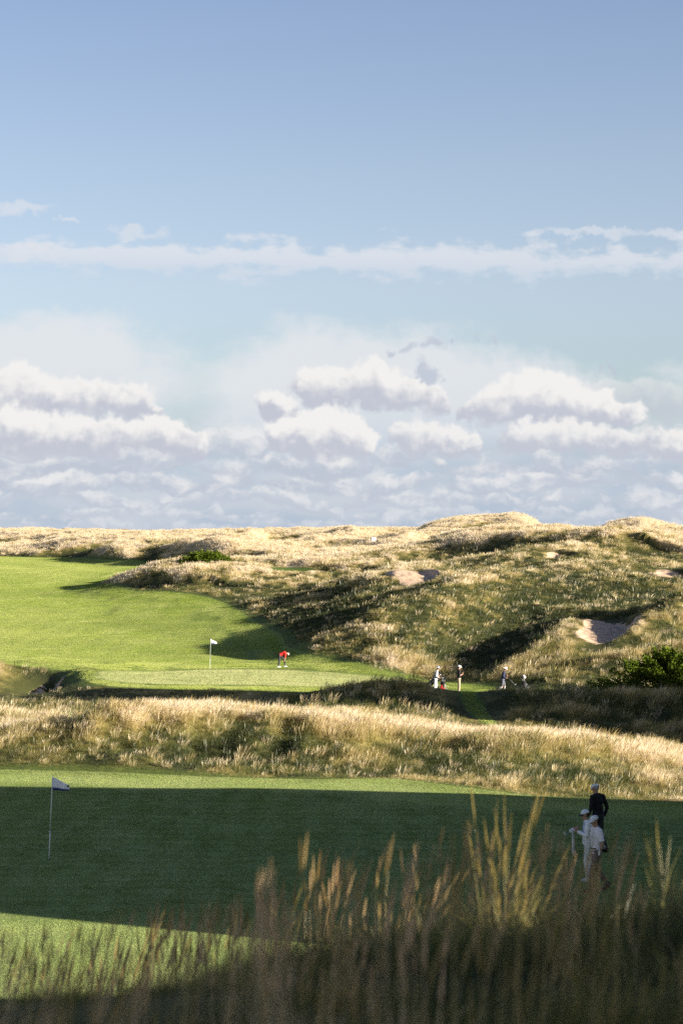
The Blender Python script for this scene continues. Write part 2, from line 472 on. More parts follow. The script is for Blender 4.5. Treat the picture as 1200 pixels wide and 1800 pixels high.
def feat(X, Y, only=None):
    Z = np.zeros_like(X)
    for f in FEAT:
        if f[0] == 'b':
            _, x, y, h, wx, wy, r, p = f
            dx_, dy_ = X - x, Y - y
            a = (dx_ * math.cos(r) + dy_ * math.sin(r)) / wx; b = (-dx_ * math.sin(r) + dy_ * math.cos(r)) / wy
            q = np.sqrt(a * a + b * b)
            Z += h * np.exp(-0.7 * q ** p)
        else:
            _, pts, w, p, wl = f
            best = np.full(X.shape, 1e9); bh = np.zeros_like(X); side = np.zeros_like(X)
            for (x0, y0, h0), (x1, y1, h1) in zip(pts[:-1], pts[1:]):
                ex, ey = x1 - x0, y1 - y0; L2 = ex * ex + ey * ey
                t = np.clip(((X - x0) * ex + (Y - y0) * ey) / L2, 0, 1)
                dd = np.hypot(X - x0 - t * ex, Y - y0 - t * ey)
                m = dd < best
                best = np.where(m, dd, best); bh = np.where(m, h0 + (h1 - h0) * t, bh)
                side = np.where(m, np.sign((X - x0) * ey - (Y - y0) * ex), side)
            ww = w if wl is None else np.where(side > 0, w, wl)
            Z += bh * np.exp(-0.7 * (best / ww) ** p)
    return Z


# off to the right: the high dunes whose shadows lie over the near green and the hollows
ridge_xy([(16, -14, 5.6), (13.5, -6, 5.0), (13, 0, 4.6), (14.5, 6, 4.2), (19, 12, 2.0)], 5.0)
ridge_xy([(16.5, 40.2, 0.5), (17.5, 43.2, 8.5), (19, 47, 12.0), (21, 51.5, 12.8), (23, 56.5, 12.8), (25, 61, 11.5), (26.5, 64.8, 8.0), (29, 69, 2.5)], 5.4, 2.8)
ridge_xy([(34, 106, 2.0), (35, 111, 9.5), (36, 117, 14.0), (37, 122, 14.5), (38, 126.5, 13.0), (39.5, 130, 6.0), (41, 132.5, 1.5), (44, 135, 0.0)], 7.0, 2.6)
# right-hand ridges above the hollow
ridge([(1260, 190, 1.6), (1200, 182, 1.5), (1160, 175, 1.2), (1135, 170, 0.6)], 2.2, 2.0)
ridge([(1010, 182, 0.9), (985, 172, 1.3), (950, 165, 1.1), (925, 160, 0.4)], 3.0)
ridge([(1240, 160, 1.6), (1150, 158, 1.2), (1090, 154, 0.8), (1030, 152, 0.4)], 3.0)
bump(900, 174, -0.9, 4, 8)
bump(690, 172, 0.6, 4.0, 3.0)
bump(1040, 225, 0.8, 8, 8)
ridge([(900, 268, 0.8), (980, 276, 0.8), (1050, 286, 0.6)], 6.0)
# mound beside the fairway with the bush on top
bump(380, 312, 1.4, 8.0, 10)
bump(250, 306, 1.0, 5.0, 7)
bump(14.2 / 6.0 * F + 600, 6.0, -3.6, 7.0, 0.34, -24.7)  # unseen notch added in the off-frame dune, letting sun onto the grass clump
# left bunker surrounds and the green's shoulder
bump(140, 163, 0.65, 2.2, 9, -12)
bump(95, 178, 0.3, 1.8, 4)
bump(62, 157, -1.0, 1.6, 5, -15)
bump(-10, 165, 0.7, 2.4, 6)
# hummocks between the greens
for px, d, h, w in [(700, 136, .55, 3.2), (760, 132, .4, 2.2), (900, 138, .25, 2.2), (870, 133, .5, 2.2), (960, 132, .3, 3), (1040, 135, .25, 3),
                    (1110, 131, .5, 3), (1180, 134, .3, 3), (640, 138, .35, 2.4), (130, 109, .15, 2.0), (220, 112, .1, 2.2),
                    (60, 96, .1, 2.4), (330, 97, .4, 3.5), (560, 93, .35, 2.5), (480, 90, -.6, 1.8), (395, 89, -.45, 1.5), (300, 90, -.4, 1.4), (170, 90, -.4, 1.4), (230, 89, .3, 2),
                    (700, 97, .25, 2.5), (1000, 100, .35, 3), (900, 93, .2, 2)]:
    bump(px, d, h, w, w * 1.3)
# far hills
ridge([(560, 205, 0.0), (600, 200, 0.3), (660, 196, 0.3)], 3)
bump(1128, 470, 1.2, 7, 16, 0, 2.2)
bump(210, 560, 1.6, 20, 16)
bump(150, 470, 1.6, 14, 10, 10)
bump(205, 462, 1.9, 9, 9)
bump(330, 440, 2.2, 13, 10)
bump(420, 430, 1.6, 9, 9)
bump(545, 470, 1.3, 11, 12)
bump(720, 450, 1.2, 14, 10)
bump(560, 345, 1.5, 9, 7)
bump(640, 320, 1.4, 7, 7)
bump(470, 300, 0.8, 6, 8)
bump(1000, 330, 0.7, 11, 14)
bump(900, 345, 1.6, 12, 10)
bump(800, 330, 1.2, 9, 9)
bump(1160, 300, 0.9, 9, 12)
# blown ridges, steep on their left sides
ridge([(262, 402, 1.2), (215, 418, 2.2), (165, 436, 1.8), (120, 452, 0.8)], 11, 2.0, 3.2)
ridge([(440, 380, 1.6), (390, 392, 2.4), (330, 410, 2.0), (285, 425, 1.0)], 11, 2.0, 3.4)
ridge([(300, 520, 1.0), (275, 540, 1.8), (258, 560, 0.8)], 9, 2.0, 3)
ridge([(1085, 292, 1.4), (1010, 300, 1.8), (930, 308, 2.0), (850, 318, 1.8), (800, 330, 0.9)], 12, 2.0, 4.5)
ridge([(620, 300, 0.8), (570, 306, 1.5), (515, 312, 0.8)], 6, 2.0, 2.4)
ridge([(660, 240, 0.5), (640, 246, 0.8), (628, 254, 0.3)], 4, 2.0, 1.6)
for p_, d_, h_ in [(150, 87, .5), (215, 88, .7), (290, 87, .6), (350, 88, .5), (430, 87, .75), (505, 86.5, .6), (600, 87, .3), (60, 88, .4), (1010, 90, .3), (900, 88, .25)]:
    ridge([(p_ + 50, d_ + 6.5, h_ * .6), (p_ + 15, d_ + 3.5, h_), (p_, d_ + 1.4, h_ * .4)], 1.5, 2.0, 0.55)
ridge([(360, 292, 0.8), (310, 298, 1.2), (270, 304, 0.5)], 5, 2.0, 2.0)
ridge([(700, 420, 1.0), (640, 440, 1.6), (590, 455, 0.8)], 10, 2.0, 3)
ridge([(980, 420, 1.0), (900, 440, 1.8), (830, 455, 0.8)], 12, 2.0, 3.5)
# bunkers
BUNK = [
 (727, 239, 2.3, 9, 0, 0.30),     # px, d, half-width, half-depth, rotation, depth
 (1062, 177, 2.0, 7.5, -10, 0.45),
 (982, 262, 1.6, 4.0, 0, 0.5),
 (1182, 236, 2.4, 8, 0, 0.25),
 (62, 157, 0.7, 5.5, -8, 0.35),
]


def bunk_sdf(X, Y):
    r = np.full(X.shape, 99.0)
    for i, (px, d, a, b, rot, dep) in enumerate(BUNK):
        x, y = at(px, d); c, s = math.cos(math.radians(rot)), math.sin(math.radians(rot))
        u = ((X - x) * c + (Y - y) * s) / a; v = (-(X - x) * s + (Y - y) * c) / b
        ang = np.arctan2(v, u)
        q = np.hypot(u, v) / (1 + 0.16 * np.sin(3 * ang + i * 1.3) + 0.10 * np.sin(5 * ang + 2.1 * i))
        r = np.minimum(r, (q - 1) * a)
    return r


def bunk_z(X, Y):
    Z = np.zeros_like(X)
    for i, (px, d, a, b, rot, dep) in enumerate(BUNK):
        x, y = at(px, d); c, s = math.cos(math.radians(rot)), math.sin(math.radians(rot))
        u = ((X - x) * c + (Y - y) * s) / a; v = (-(X - x) * s + (Y - y) * c) / b
        q = np.hypot(u, v)
        Z -= (dep + np.clip(u, -1.2, 1.2) * 0.20 * a) * (1 - smooth(q, 0.75, 1.15))
        Z += dep * 0.35 * np.exp(-((q - 1.35) / 0.3) ** 2) * smooth(u, -0.1, 0.7)      # the raised lip to windward
    return Z


def base_z(X, Y):
    return survey(X, Y) + feat(X, Y) + bunk_z(X, Y)


def relief(X, Y, mown):
    """uneven ground: strong in the rough, faint where it is mown"""
    r = smooth(mown, -0.3, 3.0)
    far = smooth(Y, 210, 420)
    mid = smooth(Y, 160, 230)
    near = 1 - smooth(Y, 20, 40)
    z = (fbm(X / 6.5, Y / 8.0, 4, 3) - 0.5) * (0.75 + 0.5 * mid) * r * (1 - near * 0.75)
    z += (fbm(X / 1.7, Y / 2.1, 3, 9) - 0.5) * (0.30 + 0.1 * mid) * r
    rg = 0.38 - np.abs(fbm(X / 24, Y / 34, 3, 21) - 0.5) * 3.4
    hillk = 1 - 0.8 * np.exp(-(((X - 35) / 22) ** 2 + ((Y - 600) / 60) ** 2))
    z += rg * 2.1 * far * r * hillk + (fbm(X / 9, Y / 10, 3, 5) - 0.5) * 0.9 * far * r
    out = smooth(np.abs(X) / (np.maximum(Y, 1) + 30), 0.14, 0.30)
    z += (fbm(X / 22, Y / 22, 4, 33) - 0.45) * 3.0 * out * r
    z += (fbm(X / 14, Y / 18, 2, 13) - 0.5) * 0.16 * (1 - near)
    return z


# level the far crests against the surveyed skyline
SKYL = [(-300, 928), (0, 932), (60, 928), (150, 928), (230, 931), (300, 934), (360, 935), (430, 924), (500, 932), (560, 926), (605, 919), (660, 926), (705, 932), (745, 920), (780, 909), (820, 904), (870, 902),
        (905, 899), (925, 904), (945, 915), (968, 928), (1000, 928), (1050, 927), (1075, 914), (1100, 909), (1130, 907), (1165, 917), (1200, 922), (1300, 924), (1600, 926)]
sk_px = np.arange(-400, 1601, 12.0)
SK_ADD = np.zeros(len(sk_px))


def sky_fix(X, Y):
    px = 600 + F * X / np.maximum(Y, 5.0)
    dc = np.where((px > 1040) & (px < 1260), 470.0, 600.0)
    wgt = np.exp(-((Y - dc) / 75.0) ** 2) * smooth(Y, 360, 450)
    return np.interp(px, sk_px, SK_ADD) * wgt


_bz0 = base_z
def base_z(X, Y): return _bz0(X, Y) + sky_fix(X, Y)


def hit(px, py, dmin=20.0, dmax=840.0, n=1600):
    """where the line of sight through a photograph pixel meets the land"""
    d = np.exp(np.linspace(math.log(dmin), math.log(dmax), n))
    X = (px - 600.0) * d / F
    z = base_z(X, d)
    ray = EYE - (py - HY) * d / F
    k = np.argmax(z >= ray)
    return X[k], d[k]


def poly_world(pts, dmin=20.0):
    return np.array([hit(px, py, dm) if len(r) == 0 else at(px, r[0]) for px, py, dm, *r in [(p[0], p[1], p[2] if len(p) > 2 else dmin) for p in pts]])


def poly_sdf(X, Y, P):
    """negative inside"""
    best = np.full(X.shape, 1e9); inside = np.zeros(X.shape, bool)
    n = len(P)
    for i in range(n):
        x0, y0 = P[i]; x1, y1 = P[(i + 1) % n]
        ex, ey = x1 - x0, y1 - y0
        t = np.clip(((X - x0) * ex + (Y - y0) * ey) / max(ex * ex + ey * ey, 1e-9), 0, 1)
        best = np.minimum(best, np.hypot(X - x0 - t * ex, Y - y0 - t * ey))
        c = ((y0 > Y) != (y1 > Y)) & (X < (x1 - x0) * (Y - y0) / ((y1 - y0) if y1 != y0 else 1e-9) + x0)
        inside ^= c
    return np.where(inside, -best, best)


def smooth_poly(P, it=2):
    for _ in range(it):
        Q = []
        for i in range(len(P)):
            a, b = P[i], P[(i + 1) % len(P)]
            Q += [a * 0.75 + b * 0.25, a * 0.25 + b * 0.75]
        P = np.array(Q)
    return P


def level_skyline():
    global SK_ADD
    tgt = np.interp(sk_px, [s[0] for s in SKYL], [s[1] for s in SKYL]) + 3.0
    for it in range(4):
        d = np.arange(330, 850, 4.0)[:, None]; X = (sk_px[None, :] - 600) * d / F; Yg = d + 0 * X
        z = base_z(X, Yg) + relief(X, Yg, np.full(X.shape, 5.0))
        sk = (HY + (EYE - z) * F / d).min(0)
        SK_ADD = SK_ADD + (sk - tgt) * 560.0 / F * 0.9
        SK_ADD = np.clip(SK_ADD, -4, 8)
    print('skyline', np.abs(sk - tgt).max().round(1), np.abs(sk - tgt).mean().round(1))
level_skyline()
# near green and its apron
back = [hit(px, py, 60) for px, py in [(-120, 1352), (0, 1353), (150, 1356), (280, 1361), (400, 1367), (560, 1371), (680, 1367), (800, 1382), (900, 1394), (1000, 1402), (1120, 1406), (1300, 1412)]]
NEAR = np.array(back + [(22, 68), (20, 55), (16, 44), (8, 40.5), (0, 39.5), (-9, 40), (-17, 44), (-20, 60), (-20, 80)])
NEAR = smooth_poly(NEAR, 2)
# far green
FARG = smooth_poly(np.array([hit(px, py, 140) for px, py in
        [(160, 1184), (220, 1178), (330, 1177), (450, 1177), (520, 1178), (600, 1183), (680, 1189), (760, 1198), (800, 1205), (760, 1210), (700, 1209), (600, 1207), (450, 1204), (300, 1203), (200, 1199), (165, 1193)]]), 2)
# fairway with the mown surround of the green
FAIR = [hit(px, py, dm) for px, py, dm in
        [(-260, 976, 300), (0, 977, 300), (120, 978, 300), (200, 986, 300), (262, 991, 320), (285, 993, 320), (232, 1004, 290), (196, 1016, 280), (160, 1030, 270), (215, 1036, 250), (300, 1040, 250),
         (370, 1048, 230), (410, 1064, 220), (440, 1086, 200), (468, 1104, 190), (496, 1116, 180), (500, 1128, 180), (512, 1142, 180), (545, 1154, 175), (600, 1162, 170), (640, 1170, 165),
         (680, 1180, 160), (740, 1192, 150), (800, 1200, 150), (860, 1204, 147), (905, 1208, 147), (945, 1216, 143), (952, 1223, 140),
         (900, 1226, 140), (850, 1227, 140), (780, 1226, 140), (720, 1221, 140), (640, 1218, 140), (450, 1213, 140), (300, 1212, 140), (200, 1208, 140), (160, 1203, 140), (138, 1194, 140), (128, 1180, 150), (100, 1173, 160),
         (40, 1170, 160), (0, 1168, 160), (-260, 1160, 160)]]
FAIR = smooth_poly(np.array(FAIR), 1)
# the mown path cut through the hummocks
PATHP = np.array([(at(px, d)) for px, d in [(775, 141), (800, 142), (835, 134), (862, 126), (880, 117), (862, 114), (838, 122), (808, 131), (785, 137)]])
PATHP = smooth_poly(PATHP, 2)
STRIP = smooth_poly(np.array([hit(px, py, 290) for px, py in [(468, 998), (500, 996), (540, 998), (560, 1001), (530, 1004), (490, 1003)]]), 2)


def regions(X, Y):
    n = poly_sdf(X, Y, NEAR); f = poly_sdf(X, Y, FAIR); gq = poly_sdf(X, Y, FARG)
    p = np.minimum(poly_sdf(X, Y, PATHP), poly_sdf(X, Y, STRIP)); b = bunk_sdf(X, Y)
    return n, f, gq, p, b


def land(X, Y, reg=None):
    X = np.asarray(X, float); Y = np.asarray(Y, float)
    if reg is None: reg = regions(X, Y)
    n, f, gq, p, b = reg
    mown = np.minimum(np.minimum(n, f), np.minimum(p + 0.1, b + 0.4))
    z = base_z(X, Y) + relief(X, Y, mown)
    inb = smooth(-b, 0.0, 0.3)
    z += inb * (fbm(X / 0.5, Y / 0.7, 3, 77) - 0.5) * 0.22
    return z


def tone_of(X, Y, cv=0.0):
    """0 lush green ... 1 bleached straw"""
    px = 600 + F * X / np.maximum(Y, 3.0)

    def w(cx, cy_, sx_, sy_): return np.exp(-0.5 * (((px - cx) / sx_) ** 2 + ((Y - cy_) / sy_) ** 2))
    n1 = fbm(X / 7.0, Y / 9.0, 4, 51); n2 = fbm(X / 1.6, Y / 2.4, 3, 61)
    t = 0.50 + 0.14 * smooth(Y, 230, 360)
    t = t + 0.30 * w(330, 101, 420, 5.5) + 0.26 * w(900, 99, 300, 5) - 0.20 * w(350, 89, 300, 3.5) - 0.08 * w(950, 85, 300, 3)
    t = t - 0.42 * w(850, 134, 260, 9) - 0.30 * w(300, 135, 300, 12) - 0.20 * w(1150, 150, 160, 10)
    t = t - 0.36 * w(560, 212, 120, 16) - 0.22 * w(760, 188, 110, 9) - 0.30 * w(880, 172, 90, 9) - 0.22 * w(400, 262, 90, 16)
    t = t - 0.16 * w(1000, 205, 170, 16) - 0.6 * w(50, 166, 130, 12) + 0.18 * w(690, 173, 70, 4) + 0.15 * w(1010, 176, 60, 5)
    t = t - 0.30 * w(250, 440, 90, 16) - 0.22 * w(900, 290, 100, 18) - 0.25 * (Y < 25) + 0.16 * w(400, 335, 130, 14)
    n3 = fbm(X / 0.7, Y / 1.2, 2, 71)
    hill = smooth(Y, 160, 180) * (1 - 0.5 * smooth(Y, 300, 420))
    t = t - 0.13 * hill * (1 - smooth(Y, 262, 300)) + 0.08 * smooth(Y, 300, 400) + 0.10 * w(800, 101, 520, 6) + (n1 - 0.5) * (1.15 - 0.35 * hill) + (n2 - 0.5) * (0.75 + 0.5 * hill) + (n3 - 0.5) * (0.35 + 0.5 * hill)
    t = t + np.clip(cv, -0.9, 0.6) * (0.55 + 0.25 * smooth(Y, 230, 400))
    t = t - 0.38 * w(260, 89, 150, 3.0) - 0.36 * w(470, 88, 70, 3.4) - 0.2 * w(900, 86, 120, 2.5) - 0.10 * smooth(Y, 160, 180) * (1 - smooth(Y, 255, 290))  # bank-front hollows painted darker here to deepen their shade
    return np.clip(t, -0.25, 1.0)


# ------------------------------------------------------------------ the land as a mesh
def fan():
    rows = []
    y = -30.0
    while y < 3: rows.append(y); y += 1.2
    while y < 900: rows.append(y); y *= 1.0 + (0.012 if y < 40 else 0.0052 if y < 72 else 0.0026 if y < 115 else 0.0030 if y < 340 else 0.0045)
    rows = np.array(rows)
    a = list(np.arange(0, 0.1500, 4.0 / F * 1.1)); s = a[-1] - a[-2]; u = a[-1]
    while u < 1.6:
        s *= 1.055; u += min(s, 0.04); a.append(u)
    a = np.array(a); a = np.concatenate([-a[:0:-1], a])
    return rows, a


rows_y, cols_u = fan()
YY = np.repeat(rows_y[:, None], len(cols_u), 1)
XX = cols_u[None, :] * (np.maximum(YY, 0) * 1.0 + 9.0 * np.exp(-np.maximum(YY, 0) / 18.0) + 1.0)
nr_ = len(rows_y)
REG = regions(XX, YY)
ZZ = land(XX, YY, REG)


def box(A, n, ax):
    """running mean over 2n+1 samples"""
    B = np.cumsum(np.pad(A, [(n + 1, n) if k == ax else (0, 0) for k in range(2)], mode='edge'), axis=ax)
    return (np.take(B, range(2 * n + 1, B.shape[ax]), ax) - np.take(B, range(0, B.shape[ax] - 2 * n - 1), ax)) / (2 * n + 1)


CURV = np.zeros_like(ZZ)
for y_a, y_b, nn, mm in [(60, 130, 14, 22), (130, 260, 12, 18), (260, 900, 9, 14)]:
    k = np.where((rows_y >= y_a) & (rows_y < y_b))[0]
    sl = slice(max(k[0] - nn, 0), k[-1] + 1 + nn)
    Bx = box(box(ZZ[sl], nn, 0), mm, 1)
    Bx = box(box(Bx, nn // 2, 0), mm // 2, 1)
    CURV[k] = (ZZ[sl] - Bx)[k - sl.start]
CURV = CURV * 1.3
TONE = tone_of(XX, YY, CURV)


def curv_at(X, Y):
    i = np.clip(np.searchsorted(rows_y, Y), 0, nr_ - 1)
    u = X / (np.maximum(Y, 0) + 9.0 * np.exp(-np.maximum(Y, 0) / 18.0) + 1.0)
    j = np.clip(np.searchsorted(cols_u, u), 0, len(cols_u) - 1)
    return CURV[i, j]

NV = XX.size
verts = np.stack([XX.ravel(), YY.ravel(), ZZ.ravel()], 1)
nr, nc = XX.shape
i0 = (np.arange(nr - 1)[:, None] * nc + np.arange(nc - 1)[None, :]).ravel()
quads = np.stack([i0, i0 + 1, i0 + nc + 1, i0 + nc], 1)
qn, qf, qg, qp, qb = [a.ravel()[quads].mean(1) for a in REG]
cls = np.zeros(len(quads), int)
cls[qn < 0] = 1
cls[qf < 0] = 2
cls[(qg < 0)] = 3
cls[qp < 0] = 4
bi = np.zeros(len(quads), int)
for k, B in enumerate(BUNK):
    x, y = at(B[0], B[1])
    cx_ = verts[quads].mean(1)
    m = (qb < 0) & (np.hypot(cx_[:, 0] - x, cx_[:, 1] - y) < 14)
    cls[m] = 5 + k


def sub_mesh(name, mask, mat, attrs=True):
    q = quads[mask]
    used, inv = np.unique(q, return_inverse=True)
    me = bpy.data.meshes.new(name)
    me.vertices.add(len(used)); me.vertices.foreach_set('co', verts[used].ravel().astype(np.float32))
    nq = len(q)
    me.loops.add(nq * 4); me.loops.foreach_set('vertex_index', inv.ravel().astype(np.int32))
    me.polygons.add(nq); me.polygons.foreach_set('loop_start', np.arange(0, nq * 4, 4, dtype=np.int32))
    me.polygons.foreach_set('use_smooth', np.ones(nq, bool))
    me.update(calc_edges=True)
    for nm, arr in zip(('s_near', 's_fair', 's_farg', 's_path', 's_sand', 'tone'), list(REG) + [TONE]):
        at_ = me.attributes.new(nm, 'FLOAT', 'POINT')
        at_.data.foreach_set('value', np.clip(arr.ravel()[used], -20, 20).astype(np.float32))
    me.materials.append(mat)
    o = bpy.data.objects.new(name, me); COL.objects.link(o)
    o['kind'] = 'structure'
    return o


# one material reads the surveyed edges, so turf, rough and sand meet in clean lines
m_land, g = new_mat('turf_rough_and_sand')
P = g.pos()
sx, sy, sz = g.sep(P)
sN, sF, sG, sP, sS = [g.attr(n) for n in ('s_near', 's_fair', 's_farg', 's_path', 's_sand')]
e1 = (g.noise(P, 1.6, 3, 0.6) - 0.5)
# rough ground: straw thatch over green
nb = g.noise(P, 0.11, 4, 0.6)
nm = g.noise(P, 0.7, 5, 0.65)
nf = g.noise(P, 5.0, 4, 0.7)
TONES = [(0.0, (0.045, 0.055, 0.014)), (0.3, (0.13, 0.125, 0.035)), (0.5, (0.25, 0.21, 0.065)), (0.7, (0.42, 0.33, 0.15)), (0.88, (0.56, 0.45, 0.26)), (1.0, (0.62, 0.51, 0.34))]
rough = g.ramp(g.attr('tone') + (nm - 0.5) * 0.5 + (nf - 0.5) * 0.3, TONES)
rough = g.mix(0.3, rough, (0.07, 0.06, 0.025))
# far green / fairway turf
t1 = g.noise(g.v('MULTIPLY', P, (0.05, 0.016, 0.05)), 1.0, 4, 0.6)
t2 = g.noise(g.v('MULTIPLY', P, (0.35, 0.22, 0.3)), 1.0, 5, 0.65)
t3 = g.noise(P, 9.0, 3, 0.6)
fairc = g.mix(g.ss(t1, 0.35, 0.65), (0.16, 0.23, 0.035), (0.24, 0.30, 0.06))
fairc = g.mix(g.ss(t2, 0.35, 0.7) * 0.6, fairc, (0.24, 0.26, 0.07))
fairc = g.mix(t3 * 0.35, fairc, (0.09, 0.14, 0.025))
strp = g.m('SINE', sx * 0.9 + sy * 0.28 + t2 * 1.2)
greenc = g.mix(t2, (0.22, 0.27, 0.075), (0.27, 0.31, 0.10))
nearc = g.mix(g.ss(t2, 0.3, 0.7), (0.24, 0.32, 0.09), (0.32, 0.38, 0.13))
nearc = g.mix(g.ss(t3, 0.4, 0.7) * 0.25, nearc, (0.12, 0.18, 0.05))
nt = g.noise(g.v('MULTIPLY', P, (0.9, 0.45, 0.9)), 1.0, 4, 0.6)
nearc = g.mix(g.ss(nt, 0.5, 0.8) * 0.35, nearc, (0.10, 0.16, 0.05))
semi = g.mix(nm, (0.07, 0.11, 0.02), (0.15, 0.18, 0.04))
cols = rough
cols = g.mix(g.ss(g.m('MINIMUM', sN, sF) + e1 * 1.2, 1.6, 0.4), cols, semi)
cols = g.mix(g.ss(sF + e1 * 0.25, 0.12, -0.12), cols, fairc)
ringf = g.m('MULTIPLY', g.ss(sF, -3.4, -3.1), g.ss(sF, -2.5, -2.8))
cols = g.mix(ringf * 0.35, cols, (0.085, 0.14, 0.022))
cols = g.mix(g.ss(sG, 0.1, -0.1), cols, greenc)
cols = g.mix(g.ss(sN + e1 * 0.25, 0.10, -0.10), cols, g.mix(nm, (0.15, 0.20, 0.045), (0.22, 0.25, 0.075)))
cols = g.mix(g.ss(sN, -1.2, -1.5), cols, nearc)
cols = g.mix(g.ss(sP + e1 * 0.3, 0.1, -0.1), cols, (0.085, 0.13, 0.025))
sand = g.mix(g.ss(g.noise(P, 2.6, 5, 0.7), 0.3, 0.7), (0.42, 0.29, 0.19), (0.70, 0.52, 0.37))
cols = g.mix(g.ss(sS + e1 * 0.9 + (nf - 0.5) * 0.4, 0.06, -0.06), cols, sand)
is_sand = g.ss(sS, 0.05, -0.05)
bmp = g.bump(g.noise(P, 3.0, 6, 0.7), 0.55, 0.10)
pr = g.principled(Base_Color=cols, Roughness=0.9, Normal=bmp)
pr.inputs['Specular IOR Level'].default_value = 0.12
pr.inputs['Sheen Weight'].default_value = 0.0
g.out(pr.outputs[0])

TERR = [sub_mesh('dunes', cls == 0, m_land), sub_mesh('near_putting_green', cls == 1, m_land), sub_mesh('fairway', cls == 2, m_land),
        sub_mesh('far_putting_green', cls == 3, m_land), sub_mesh('mown_path', cls == 4, m_land)]
for k in range(len(BUNK)):
    TERR.append(sub_mesh('bunker_sand', cls == 5 + k, m_land))
# lower ground all round, out past the horizon
me = bpy.data.meshes.new('ground')
R = 9000
me.from_pydata([(-R, -R, -6), (R, -R, -6), (R, R, -6), (-R, R, -6)], [], [(0, 1, 2, 3)])
mg, g = new_mat('distant_heath')
pr = g.principled(Base_Color=g.mix(g.noise(g.pos(), 0.02, 5, 0.6), (0.10, 0.11, 0.04), (0.25, 0.21, 0.11)), Roughness=0.95)
g.out(pr.outputs[0])
me.materials.append(mg)
o = bpy.data.objects.new('ground', me); COL.objects.link(o); o['kind'] = 'structure'


def gz(x, y):
    return float(land(np.array([x]), np.array([y]))[0])
print('land', nr, nc, NV)

# ------------------------------------------------------------------ grasses
def strip_mesh(blades, name, mat):
    """blades: list of (points Nx3, widths N, side vec, t0, t1)"""
    V, Q, T = [], [], []
    for P_, W_, side, k in blades:
        n = len(P_); b0 = len(V)
        for i in range(n):
            t = i / (n - 1)
            V.append(P_[i] - side * W_[i] / 2); V.append(P_[i] + side * W_[i] / 2); T += [t * k[1] + k[0]] * 2
        for i in range(n - 1): Q.append((b0 + 2 * i, b0 + 2 * i + 1, b0 + 2 * i + 3, b0 + 2 * i + 2))
    me = bpy.data.meshes.new(name)
    me.from_pydata([tuple(v) for v in V], [], Q)
    a = me.attributes.new('along', 'FLOAT', 'POINT'); a.data.foreach_set('value', np.array(T, np.float32))
    me.materials.append(mat)
    me.polygons.foreach_set('use_smooth', np.ones(len(Q), bool))
    return me


def tuft(name, mat, nb, h, spread, width, seg=3, lean=0.35, heads=0, head_w=2.6, wind=0.18, rs=None, hv=0.35):
    rs = rs or RS
    bl = []
    for i in range(nb):
        a = rs.uniform(0, 2 * math.pi); r = spread * math.sqrt(rs.uniform())
        base = np.array([math.cos(a) * r, math.sin(a) * r, -0.04])
        hh = h * rs.uniform(1 - hv, 1.0 + hv * 0.4)
        la = a + rs.normal(0, 0.6); ln = lean * rs.uniform(0.3, 1.2)
        bend = rs.uniform(0.1, 0.5) * lean
        dirv = np.array([math.cos(la), math.sin(la), 0.0])
        w = np.array([0.92, 0.25, 0]) * wind
        hd = i < heads
        n = seg + 1 + (1 if hd else 0)
        P_ = []
        for k in range(n):
            t = k / (n - 1)
            P_.append(base + np.array([0, 0, 1.0]) * hh * t * (1 - 0.12 * t * ln) + dirv * hh * (ln * t * 0.7 + bend * t * t) + w * hh * t * t)
        sa = rs.uniform(0, math.pi)
        side = np.array([math.cos(sa), math.sin(sa), 0])
        if hd:
            W_ = [width * 0.5] * (n - 3) + [width * 0.55, width * head_w, width * 0.3]
        else:
            W_ = [width * (1 - 0.85 * (k / (n - 1)) ** 1.5) for k in range(n)]
        bl.append((P_, W_, side, (0.0, 1.0)))
    return strip_mesh(bl, name, mat)


def grass_mat(name, stops, base=0.0, trans=0.35, rndk=0.24, rough=0.7):
    m, g = new_mat(name)
    n = g.node('ShaderNodeAttribute', attribute_name='tone', attribute_type='INSTANCER')
    tone = S(g, n.outputs['Fac'])
    al = g.attr('along')
    t = tone + base + (g.rnd() - 0.5) * rndk + (al - 0.45) * 0.22 + (g.noise(g.pos(), 1.3, 2, 0.5) - 0.5) * 0.3
    c = g.ramp(t, stops)
    d = g.node('ShaderNodeBsdfDiffuse'); g.put(d.inputs['Color'], c)
    tr = g.node('ShaderNodeBsdfTranslucent'); g.put(tr.inputs['Color'], g.mix(0.5, c, g.mix(1.0, c, (1.25, 1.15, 0.6), 'MULTIPLY')))
    gl = g.node('ShaderNodeBsdfGlossy'); gl.inputs['Roughness'].default_value = 0.45; gl.inputs['Color'].default_value = (0.9, 0.9, 0.8, 1)
    mx = g.node('ShaderNodeMixShader'); mx.inputs[0].default_value = trans
    g.t.links.new(d.outputs[0], mx.inputs[1]); g.t.links.new(tr.outputs[0], mx.inputs[2])
    m2 = g.node('ShaderNodeMixShader'); m2.inputs[0].default_value = 0.04
    g.t.links.new(mx.outputs[0], m2.inputs[1]); g.t.links.new(gl.outputs[0], m2.inputs[2])
    g.out(m2.outputs[0])
    return m


GR = [(0.0, (0.04, 0.055, 0.012)), (0.22, (0.12, 0.135, 0.03)), (0.45, (0.28, 0.24, 0.07)), (0.62, (0.45, 0.36, 0.145)), (0.80, (0.66, 0.54, 0.31)), (1.0, (0.82, 0.69, 0.52))]
GR = [(p, tuple(x * 0.86 for x in q)) for p, q in GR]
m_grass = grass_mat('dune_grass', GR)


